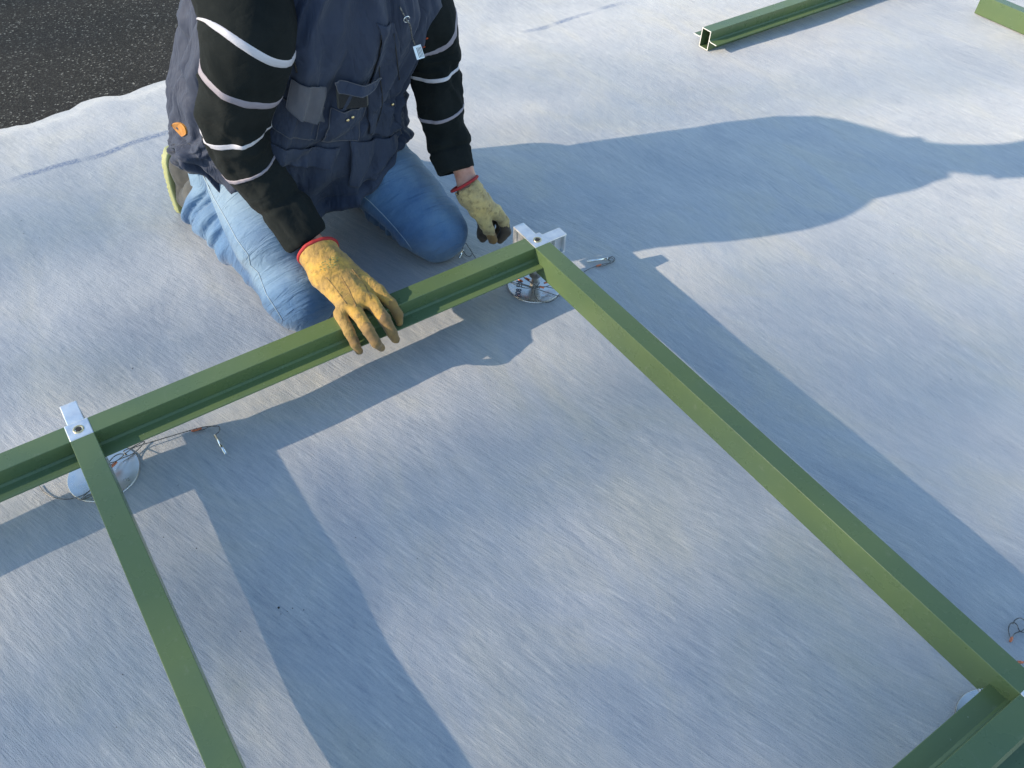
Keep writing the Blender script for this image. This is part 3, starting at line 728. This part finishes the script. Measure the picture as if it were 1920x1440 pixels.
tube_obj('hook', [kp + .007 * np.array([math.cos(a), -.3 * math.sin(a), math.sin(a)]) for a in np.linspace(0, 5.6, 12)], .0013, M_steel, co, 8, 40)
tc_ = cord[-1]; tn = (CAM - tc_); tn /= np.linalg.norm(tn); tx = RC[0] * .94 - RC[1] * .30; tx -= tn * (tx @ tn); tx /= np.linalg.norm(tx); ty = np.cross(tx, tn); ty = ty if ty @ RC[1] > 0 else -ty
def plate(name, x0, x1, y0, y1, z0, z1, m, par):
    bm = bmesh.new(); box(bm, (x0, y0, z0), (x1, y1, z1))
    for v in bm.verts: c_ = v.co.copy(); v.co = Vector(tc_ + tx * c_.x + ty * c_.y + tn * (c_.z + .006))
    return bm_obj(name, bm, m, par)
mt_ = plate('metal_tag', -.006, .013, .000, .030, 0, .0016, M_alu, vest_o)
for k in range(4): plate('tag_line', .0005 + .0031 * k, .0018 + .0031 * k, .005, .027, .0017, .0021, M_dark, mt_)
# phone in the pocket: a thing of its own
pc = [vest(*vat(*p), .016) for p in ((624, 160), (682, 156), (680, 184), (624, 188))]
ce = sum(pc) / 4; ux = pc[1] - pc[0]; ux /= np.linalg.norm(ux); uy = pc[3] - pc[0]; uy -= ux * (uy @ ux); uy /= np.linalg.norm(uy); uz = np.cross(ux, uy)
if uz @ (CAM - ce) < 0: uz = -uz
ph = thing('mobile_phone', 'black phone sticking out of the chest pocket', 'phone', tuple(ce))
def local_box(lo, hi, bev):
    bm = bmesh.new(); box(bm, lo, hi, bev)
    for v in bm.verts: c_ = v.co.copy(); v.co = Vector(ux * c_.x + uy * c_.y + uz * c_.z)
    return bm
bm_obj('casing', local_box((-.036, -.020, -.007), (.036, .032, .007), .005), M_shoe, ph)
bm_obj('screen', local_box((-.032, -.009, .0072), (.032, .030, .0078), .0), M_gloss, ph)

# --- sleeves
def sleeve(path, radii, seed, bands, elbow, name='sleeve', ang=()):
    NS, NQ = 170, 72
    C = catmull(path, NS); T, U, Wv = frames(C); s = np.linspace(0, 1, NS); rr_ = np.interp(s, np.linspace(0, 1, len(radii)), radii)
    L = np.concatenate([[0], np.cumsum(np.linalg.norm(np.diff(C, axis=0), axis=1))]); tot = L[-1]
    def pt(sv, th, off=0.):
        c = np.stack([np.interp(sv, s, C[:, k]) for k in range(3)], -1); u = np.stack([np.interp(sv, s, U[:, k]) for k in range(3)], -1); v = np.stack([np.interp(sv, s, Wv[:, k]) for k in range(3)], -1)
        r = np.interp(sv, s, rr_)
        q = np.stack([np.cos(th), np.sin(th), sv * tot * 6], -1)
        e = np.exp(-((sv - elbow) / .16) ** 2)
        cu = np.exp(-((sv - .90) / .06) ** 2)
        d = .006 * noise(q * 1.6, seed) + (.003 + .006 * e + .004 * cu) * noise(q * np.array([1.5, 1.5, 3.4]) + 3, seed + 1) + .0016 * noise(q * np.array([4, 4, 5.]), seed + 2)
        d = d + (.004 + .012 * e) * (.3 - np.abs(noise(q * np.array([1.1, 1.1, 2.9]) + .6 * noise(q * 1.3, 5)[..., None] + 9, seed + 3))) - .005 * np.exp(-((sv - .885) / .010) ** 2) + .0012 * noise(q * 14, seed + 6) - .005 * sstep(.99, 1, sv)
        r = r + d + off
        return c + r[..., None] * (np.cos(th)[..., None] * u + np.sin(th)[..., None] * v)
    th = np.linspace(0, 2 * np.pi, NQ, endpoint=False); S_, TH_ = np.meshgrid(s, th, indexing='ij')
    V = pt(S_, TH_).reshape(-1, 3)
    e1 = pt(np.full(NQ, 1.), th, -.007); e2 = pt(np.full(NQ, .96), th, -.011)
    o = own(fast_mesh(name, np.vstack([V, e1, e2]), np.array(bridge(NS + 2, NQ)), M_sweat, PR))
    for bi_, (sc_, wv, ph_) in enumerate(bands):
        n = 6; S2, T2 = np.meshgrid(np.linspace(-1, 1, n), th, indexing='ij')
        c_ = pt(np.array(sc_), np.array(0.)); dirc = CAM - c_; dirc /= np.linalg.norm(dirc)
        R_ = pt(np.full_like(T2, sc_), T2) - pt(np.full_like(T2, sc_), T2 + np.pi); R_ /= np.linalg.norm(R_, axis=-1)[..., None]
        sv = sc_ + S2 * wv / 2 / tot + .030 * (R_ @ dirc) / tot * .62 + ph_ * (R_ @ RC[0]) / tot + .006 * np.sin(2 * T2 + seed)
        off = np.where(np.abs(S2) > .99, -.0015, .0017)
        b = pt(sv, T2, off).reshape(-1, 3); mesh_obj('reflective_band', b, bridge(n, NQ), M_band if (bi_ + (seed > 30)) % 2 == 0 else M_band2, o)
    return o, pt
def P(px, py, z): return tuple(p2w(px, py, z))
pR = [(-.43, .47, .845), P(452, -40, .79), P(464, 50, .72), P(452, 140, .625), P(441, 235, .50), P(466, 305, .405), P(512, 366, .325), P(577, 452, .226)]
slR, ptR = sleeve(pR, [.085, .098, .100, .088, .073, .066, .061, .053], 21, [(.290, .016, .030), (.425, .014, .014), (.572, .015, -.012), (.720, .013, -.004)], .55)
pL = [(-.13, .50, .745), P(798, 20, .62), P(812, 90, .525), P(818, 150, .45), P(826, 210, .375), P(840, 262, .31), P(856, 322, .245)]
slL, ptL = sleeve(pL, [.075, .072, .066, .062, .060, .056, .050], 41, [(.25, .014, -.022), (.445, .014, -.012), (.66, .013, -.008)], .45)

# --- body: one continuous skin from head to wrists and feet
HD = np.array([-.272, .285, 1.025]); hf = np.array([.05, -.80, -.60]); hf /= np.linalg.norm(hf)   # face looks down and forward
hup = np.array([-.02, -.60, .80]); hup -= hf * (hup @ hf); hup /= np.linalg.norm(hup); hl = np.cross(hup, hf)
def hp(l, u, f): return HD + hl * l + hup * u + hf * f
HR = np.stack([hl, hf, hup], 1)
WR, WL = np.array(P(596, 470, .210)), np.array(P(877, 345, .222))
def body(Pn):
    d = ell(Pn, hp(0, .03, -.012), (.076, .098, .092), HR)
    d = smin(d, rc_(Pn, hp(0, -.02, .035), hp(0, -.075, .052), .055, .034), .03)
    d = smin(d, rc_(Pn, hp(0, .015, .085), hp(0, -.018, .103), .008, .013), .012)
    d = smin(d, rc_(Pn, hp(-.022, -.050, .083), hp(.022, -.050, .083), .007, .007), .010)
    d = smin(d, rc_(Pn, hp(-.03, .038, .078), hp(.03, .038, .078), .010, .010), .012)
    for s in (-1, 1):
        d = smin(d, ell(Pn, hp(s * .077, .0, -.005), (.010, .018, .031), HR), .008)
        d = np.maximum(d, -(np.sqrt(((Pn - hp(s * .031, .018, .092)) ** 2).sum(-1)) - .013) * 1. - .003)
    d = smin(d, rc_(Pn, hp(0, -.04, -.03), (-.285, .42, .88), .056, .062), .03)
    d = smin(d, rc_(Pn, (-.43, .45, .80), (-.14, .49, .73), .070, .070), .06)
    d = smin(d, rc_(Pn, (-.285, .46, .80), (-.38, .50, .55), .115, .13), .06)
    d = smin(d, rc_(Pn, (-.38, .50, .55), (-.42, .58, .36), .13, .14), .06)
    for (sh, el, wr) in (((-.44, .47, .80), P(441, 240, .455), WR), ((-.13, .50, .72), P(820, 160, .43), WL)):
        e_ = np.array(el); w_ = np.array(wr)
        d = smin(d, rc_(Pn, sh, e_, .042, .034), .03); d = smin(d, rc_(Pn, e_, w_, .034, .027), .02)
        w2 = w_ + (w_ - e_) / np.linalg.norm(w_ - e_) * .05
        d = smin(d, rc_(Pn, w_, w2, .027, .026), .01)
    for (hp_, kn, an, to_) in (((-.52, .60, .33), KR, AR, TR), ((-.30, .60, .33), KL, AL, TL)):
        d = smin(d, rc_(Pn, hp_, kn, .085, .050), .04); d = smin(d, rc_(Pn, kn, an, .050, .034), .02); d = smin(d, rc_(Pn, an, to_, .034, .026), .02)
    return d
KR, AR, TR = np.array((-.580, .226, .078)), np.array((-.650, .690, .125)), np.array((-.655, .815, .05))
KL, AL, TL = np.array((-.155, .275, .080)), np.array((-.215, .680, .085)), np.array((-.225, .800, .045))
Vb, Fb = nets(body, (-.82, .08, .0), (.12, .98, 1.22), .0065)
body_o = own(fast_mesh('body', Vb, Fb, M_skin, PR))
Vh, Fh = nets(lambda q: np.maximum(np.maximum(ell(q, hp(0, .034, -.014), (.085, .107, .099), HR) + .003 * noise(q * 60, 3), -((q - hp(0, -.045, 0)) @ np.array(hup, np.float32))), ((q - hp(0, .05, .068)) @ np.array(hf * .8 - hup * .6, np.float32))), (-.45, .15, .88), (-.1, .55, 1.22), .005)
own(fast_mesh('hair', Vh, Fh, M_hair, PR))
for s in (-1, 1):
    bm = bmesh.new(); bmesh.ops.create_uvsphere(bm, u_segments=16, v_segments=10, radius=.0115)
    for v in bm.verts: v.co += Vector(hp(s * .031, .018, .080))
    e_ = bm_obj('eye', bm, M_eye, body_o, True)
    bm = bmesh.new(); bmesh.ops.create_uvsphere(bm, u_segments=14, v_segments=8, radius=.0055)
    for v in bm.verts: v.co += Vector(hp(s * .031, .018, .0868))
    bm_obj('iris', bm, M_iris, e_, True)

# --- jeans
def leg(Pn, hp_, kn, an, sd, lo=0.):
    hp_, kn, an = map(lambda a: np.array(a, np.float32), (hp_, kn, an))
    d = rc_(Pn, hp_, kn, .120, .090)
    d = smin(d, rc_(Pn, kn, kn + (kn - hp_) * .04, .088, .076), .02)
    ax = (kn - hp_) / np.linalg.norm(kn - hp_); s = (Pn - hp_) @ ax
    q = np.stack([s * 30, Pn[..., 0] * 5, Pn[..., 2] * 6 + Pn[..., 1] * 2], -1)
    w_ = .0042 + .0040 * np.exp(-((s - .12) / .10) ** 2) + .0040 * np.exp(-((s - .34) / .08) ** 2)
    d = d + w_ * noise(q, sd) + .004 * noise(Pn * 11, sd + 2)
    e = rc_(Pn, kn + np.array((0, .02, -.004), np.float32), an, .084, .072)
    ax = (an - kn) / np.linalg.norm(an - kn); s = (Pn - kn) @ ax
    q = np.stack([s * 34 + Pn[..., 2] * 16, Pn[..., 0] * 5, Pn[..., 2] * 7], -1)
    n_ = noise(q, sd + 4); e = e + (.016 * (1 - np.abs(n_) * 1.7) - .006) * sstep(.02, .12, s) + .004 * noise(Pn * 14, sd + 5)
    e = np.maximum(e, s - np.linalg.norm(an - kn) - .040)
    return smin(d, e, .012)
HRp, HLp = (-.535, .61, .325), (-.285, .585, .295)
def jeans(Pn):
    d = smin(leg(Pn, HRp, KR, AR - (0, .045, .028), 61), leg(Pn, HLp, KL, AL - (0, .045, .028), 71), .02)
    d = smin(d, rc_(Pn, (-.50, .61, .35), (-.34, .61, .35), .125, .125), .05); d = smin(d, rc_(Pn, (-.53, .70, .29), (-.30, .70, .28), .125, .125), .05); d = smin(d, rc_(Pn, (-.565, .68, .20), (-.30, .67, .20), .105, .105), .04)
    d = smin(d, rc_(Pn, (-.545, .60, .235), (-.585, .40, .150), .098, .085), .03); d = smin(d, rc_(Pn, (-.570, .46, .255), (-.588, .34, .190), .104, .096), .03)
    d = smin(d, rc_(Pn, (-.42, .56, .42), (-.42, .56, .46), .15, .14), .05)
    d = np.maximum(d, Pn[..., 2] - .52)
    return np.maximum(d, -(Pn[..., 2] - .0015))
Vj, Fj = nets(jeans, (-.80, .05, -.01), (.02, .90, .54), .0042)
jean_o = own(fast_mesh('jeans', Vj, Fj, M_denim, PR)); TJ = bvh(Vj, Fj)
def seam(tree, px, r, m, parent, off=.0006, name='seam'):
    P_ = [on(tree, a, b, off) for a, b in px]; P_ = [p[0] for p in P_ if p is not None]
    if len(P_) > 2: tube_obj(name, P_, r, m, parent, 6, len(P_) * 3)
def dense(px, n=6):
    out = []
    for (a, b), (c, d) in zip(px[:-1], px[1:]):
        for k in range(n): out.append((a + (c - a) * k / n, b + (d - b) * k / n))
    return out + [px[-1]]
seam(TJ, dense([(382, 330), (402, 372), (425, 412), (445, 450), (465, 477), (470, 497), (485, 512), (500, 552), (515, 575), (530, 600)], 3), .0013, M_stitch, jean_o)
seam(TJ, dense([(643, 346), (668, 357), (693, 377), (718, 402), (741, 427), (760, 450), (779, 477)], 3), .0012, M_stitch, jean_o)

for an_, to_ in ((AR, TR), (AL, TL)):
    Vk, Fk = nets(lambda q: smin(rc_(q, an_ - (0, .06, .01), an_ + (0, .01, .0), .047, .046), rc_(q, an_, to_, .045, .040), .02) + .001 * noise(q * np.array([90, 90, 200], np.float32), 3), an_ - .11, an_ + np.array([.1, .2, .1]), .005)
    own(fast_mesh('sock', Vk, Fk, M_shoe, PR))
# --- shoes
def shoe(toe, ball, heel, sole_n, flip):
    toe, ball, heel = map(np.array, (toe, ball, heel)); n = np.array(sole_n, float); a = heel - ball; La = np.linalg.norm(a); a /= La
    n -= a * (n @ a); n /= np.linalg.norm(n); s = np.cross(a, n) * flip
    def up(Pn):
        d = rc_(Pn, ball - n * .030, heel - n * .034 - a * .03, .044, .036)
        d = smin(d, rc_(Pn, ball - n * .028, toe - n * .012, .042, .030), .02)
        d = smin(d, rc_(Pn, heel - n * .075 - a * .05, heel - n * .035 - a * .035, .037, .036), .03)
        d = smin(d, rc_(Pn, ball - n * .05 + a * .05, heel - n * .09 - a * .075, .030, .036), .03)
        return np.maximum(d, (Pn - ball) @ np.array(n, np.float32) + .002) + .0015 * noise(Pn * 60, 3)
    def so(Pn):
        q = Pn - np.array(ball, np.float32); u = q @ np.array(a, np.float32); v = q @ np.array(s, np.float32); w_ = q @ np.array(n, np.float32)
        wd = .046 - .010 * sstep(.03, .13, u) + .003 * sstep(.15, .2, u)
        half = La / 2 + .045; uc = u - (La / 2 - .030)
        r2 = np.sqrt(np.maximum(np.abs(uc) - (half - .045), 0) ** 2 + (v * .045 / wd) ** 2) - .045
        th = np.abs(w_ - .006 - .010 * sstep(.1, -.05, u) * 0 - .004 * sstep(.1, .2, u)) - (.009 + .003 * sstep(.05, .2, u))
        return np.maximum(r2, th) + .001 * np.sin(u * 420) * (w_ > .012)
    lo = np.minimum.reduce([toe, ball, heel]) - .13; hi = np.maximum.reduce([toe, ball, heel]) + .13; lo[2] = max(lo[2], -.01)
    V, F = nets(lambda q: np.maximum(up(q), .002 - q[..., 2]), lo, hi, .0045); o = own(fast_mesh('shoe', V, F, M_shoe, PR)); tr = bvh(V, F)
    V, F = nets(lambda q: np.maximum(so(q), .001 - q[..., 2]), lo, hi, .004); fast_mesh('sole', V, F, M_lime, o)
    return o, tr
shR, TSh = shoe((-.650, .775, .034), (-.664, .846, .048), (-.664, .850, .180), (-.55, 1, .02), 1)
shL, _ = shoe((-.232, .935, .036), (-.230, .872, .060), (-.218, .715, .125), (.02, .38, 1), 1)
def decal(tree, poly, m, name, parent, off=.0015, n=12):
    """thin overlay on a surface between four photograph corners"""
    U, Vv = np.meshgrid(np.linspace(0, 1, n), np.linspace(0, 1, n), indexing='ij'); c = [np.array(p, float) for p in poly]
    Q = ((1 - U) * (1 - Vv))[..., None] * c[0] + (U * (1 - Vv))[..., None] * c[1] + (U * Vv)[..., None] * c[2] + ((1 - U) * Vv)[..., None] * c[3]
    A = np.empty((n, n, 3)); B = np.empty((n, n, 3))
    for i in range(n):
        for j in range(n):
            r_ = on(tree, *Q[i, j], 0)
            if r_ is None: return None
            A[i, j] = r_[0] + r_[1] * off; B[i, j] = r_[0] - r_[1] * .001
    if np.abs(np.diff(A, axis=0)).max() > .03: return None
    A = A.reshape(-1, 3); B = B.reshape(-1, 3); k = n * n; I = np.arange(k).reshape(n, n)
    F = [tuple(x) for x in np.stack([I[:-1, :-1], I[1:, :-1], I[1:, 1:], I[:-1, 1:]], -1).reshape(-1, 4)]
    F += [tuple(k + q for q in f[::-1]) for f in F]
    per = list(I[:, 0]) + list(I[-1, 1:]) + list(I[::-1, -1][1:]) + list(I[0, ::-1][1:-1])
    for i in range(len(per)): a, b = per[i], per[(i + 1) % len(per)]; F.append((a, b, k + b, k + a))
    return mesh_obj(name, np.vstack([A, B]), F, m, parent)
decal(TSh, [(326, 314), (344, 330), (348, 360), (322, 345)], M_shoe2, 'overlay', shR)

# --- gloves
def chain(Pn, pts, rads):
    d = None
    for i in range(len(pts) - 1):
        e = rc_(Pn, pts[i], pts[i + 1], rads[i], rads[i + 1]); d = e if d is None else smin(d, e, .004)
    return d
GR = dict(
    pinky=([P(636, 590, 0.164), P(655, 622, 0.150), P(666, 645, 0.128), P(674, 658, 0.104)], [.0150, .0128, .0115, .0102]),
    ring=([P(668, 585, 0.171), P(691, 620, 0.158), P(704, 643, 0.138), P(714, 652, 0.110)], [.0165, .0145, .0130, .0110]),
    middle=([P(697, 565, 0.176), P(720, 598, 0.160), P(735, 624, 0.135), P(742, 636, 0.116)], [.0165, .0150, .0135, .0115]),
    index=([P(712, 548, 0.174), P(733, 570, 0.158), P(746, 590, 0.138), P(749, 605, 0.122)], [.0160, .0148, .0132, .0112]),
    thumb=([P(672, 522, 0.166), P(688, 530, 0.140), P(706, 552, 0.122), P(716, 572, 0.108)], [.018, .0165, .0145, .012]))
cR0, cR1 = np.array(P(597, 473, 0.214)), np.array(P(611, 500, 0.200))
def gloveR(Pn):
    d = rc_(Pn, P(608, 520, 0.191), P(650, 575, 0.172), .030, .022)
    d = smin(d, rc_(Pn, P(628, 505, 0.198), P(680, 562, 0.178), .033, .022), .02)
    d = smin(d, rc_(Pn, P(640, 500, 0.194), P(703, 545, 0.174), .028, .019), .02)
    d = smin(d, rc_(Pn, P(598, 476, 0.212), P(613, 504, 0.198), .051, .044), .025)
    f = None
    for k, (p_, r_) in GR.items():
        e = chain(Pn, p_, r_); f = e if f is None else np.minimum(f, e)
    d = smin(d, f, .010)
    ax = (cR0 - cR1) / np.linalg.norm(cR0 - cR1)
    cap = (Pn - cR0) @ np.array(ax, np.float32) - .004
    cr = noise(Pn * np.array([70, 95, 80], np.float32), 12)
    d = d + .0009 * (1 - 2.2 * np.abs(cr)) + .0022 * noise(Pn * np.array([34, 20, 26], np.float32), 14)
    d = np.maximum(d, cap)
    hol = rc_(Pn, cR0 + ax * .05, cR0 - ax * .022, .047, .042)
    return np.maximum(d, -hol)
Vg, Fg = nets(gloveR, (-.66, -.13, .07), (-.38, .26, .29), .0024)
gR = own(fast_mesh('glove', Vg, Fg, M_glove, PR)); TG = bvh(Vg, Fg)
def rim(c, ax, r, m, parent, rt=.0042, wav=.0, n=64, seed=1):
    ax = ax / np.linalg.norm(ax); u = np.cross(ax, [0, 0, 1.]); u /= np.linalg.norm(u); v = np.cross(ax, u)
    return [c + (r + wav * math.sin(2 * a + seed)) * (math.cos(a) * u + math.sin(a) * v) for a in np.linspace(0, 2 * math.pi, n)]
def rim_on(fn, c, ax, r0, m, parent, rt=.0040):
    """binding that follows the open edge of a cuff"""
    ax = ax / np.linalg.norm(ax); u = np.cross(ax, [0, 0, 1.]); u /= np.linalg.norm(u); v = np.cross(ax, u); pts = []
    for a in np.linspace(0, 2 * math.pi, 56):
        d_ = math.cos(a) * u + math.sin(a) * v; rr = np.linspace(.03, .08, 140)
        q_ = (c + ax * .0 + d_ * rr[:, None]).astype(np.float32); val = fn(q_[None, None])[0, 0]
        k = np.where(val < 0)[0]; rad_ = rr[k[-1]] if len(k) else r0
        pts.append(c + d_ * (rad_ - .001))
    tube_obj('binding', pts, rt, m, parent, 10, 160)
axR = (cR0 - cR1) / np.linalg.norm(cR0 - cR1); rim_on(gloveR, cR0 + axR * .0005, axR, .045, M_red, gR, .0052)
def finger_skin(name, tree_pts, m):
    pass
# stitched seams and the faded green stamp on the back of the cuff
for ln_ in ([(640, 520), (655, 545), (668, 575)], [(660, 505), (685, 535), (696, 560)], [(612, 520), (632, 545), (650, 570)]):
    seam(TG, dense(ln_, 4), .0009, M_grime, gR, .0002)
Vs, Fs = [], []
rs = random.Random(3)
for row in range(4):
    for k in range(6):
        cx = 597 + k * 6.2 + row * 1.5 + rs.uniform(-1, 1); cy = 497 - k * 3.4 + row * 4.6 + rs.uniform(-1, 1)
        if (k in (0, 5)) and row in (0, 3): continue
        a = on(TG, cx, cy, .0002); b = on(TG, cx + rs.uniform(2, 4), cy + rs.uniform(-2.5, 1), .0002)
        if a is None or b is None: continue
        tube([a[0], (a[0] + b[0]) / 2, b[0]], .0008, 5, 4, Vs, Fs)
M_stamp = mat('green_stamp', (.12, .22, .10), .8)
if Vs: mesh_obj('stamp', Vs, Fs, M_stamp, gR)

cL0, cL1 = np.array(P(871, 345, .228)), np.array(P(884, 368, .200))
GL = dict(
    thumb=([P(893, 392, .165), P(906, 412, .135), P(917, 432, .105), P(924, 448, .080)], [.019, .0175, .0160, .0135]),
    index=([P(930, 398, .140), P(944, 415, .110), P(948, 434, .080), P(938, 449, .062)], [.018, .0165, .015, .0125]),
    middle=([P(921, 392, .135), P(937, 408, .095), P(942, 428, .066), P(930, 442, .052)], [.017, .016, .0145, .012]),
    ring=([P(908, 392, .128), P(918, 412, .090), P(916, 436, .064), P(906, 447, .056)], [.017, .016, .0145, .012]),
    pinky=([P(898, 394, .125), P(903, 412, .092), P(902, 432, .070), P(900, 442, .062)], [.015, .014, .0125, .011]))
def gloveL(Pn, fing=True):
    d = rc_(Pn, P(878, 356, .214), P(893, 380, .180), .038, .030)
    d = smin(d, rc_(Pn, P(888, 366, .200), P(925, 398, .142), .030, .022), .02)
    d = smin(d, rc_(Pn, P(884, 372, .196), P(905, 398, .145), .026, .022), .02)
    f = None
    for k, (p_, r_) in GL.items():
        e = chain(Pn, p_, r_); f = e if f is None else np.minimum(f, e)
    d = smin(d, f, .010)
    ax = (cL0 - cL1) / np.linalg.norm(cL0 - cL1)
    cr = noise(Pn * np.array([70, 95, 80], np.float32), 22)
    d = d + .0014 * (1 - 2.2 * np.abs(cr)) + .0018 * noise(Pn * 42, 24)
    d = np.maximum(d, (Pn - cL0) @ np.array(ax, np.float32) - .004)
    return np.maximum(d, -rc_(Pn, cL0 + ax * .05, cL0 - ax * .020, .036, .033))
Vg, Fg = nets(gloveL, (-.16, .05, .02), (.10, .38, .29), .0024)
gL = own(fast_mesh('glove', Vg, Fg, M_glove2, PR))
axL = (cL0 - cL1) / np.linalg.norm(cL0 - cL1); rim_on(gloveL, cL0 + axL * .0005, axL, .04, M_red, gL)
def paint(o, mats, rule):
    """fingers soiled black and brown: per-face material by which finger they belong to"""
    for m in mats: o.data.materials.append(m)
    n = len(o.data.polygons); c = np.empty(n * 3); o.data.polygons.foreach_get('center', c)
    o.data.polygons.foreach_set('material_index', rule(c.reshape(-1, 3)).astype(np.int32))
def ruleL(c):
    d = {k: chain(c, *v) for k, v in GL.items()}; nn = noise(c * 90, 3) * .006 + noise(c * 35, 5) * .008
    dark = np.minimum(np.minimum(d['index'], d['middle']), np.minimum(d['ring'], d['pinky']))
    r = np.zeros(len(c)); t_ = c[:, 2]
    r[(dark < d['thumb']) & (t_ + nn < .108)] = 2
    r[(d['thumb'] <= dark) & (t_ + nn < .098)] = 1
    return r
paint(gL, [M_grime, M_black], ruleL)
def ruleR(c):
    kn = np.array(P(672, 585, .185)); tip = np.array(P(725, 645, .12)); ax = (tip - kn) / np.linalg.norm(tip - kn)
    s = (c - kn) @ ax + noise(c * 45, 3) * .020 + noise(c * 150, 5) * .010
    r = np.zeros(len(c)); r[(s > .035)] = 1
    return r
paint(gR, [M_grime], ruleR)
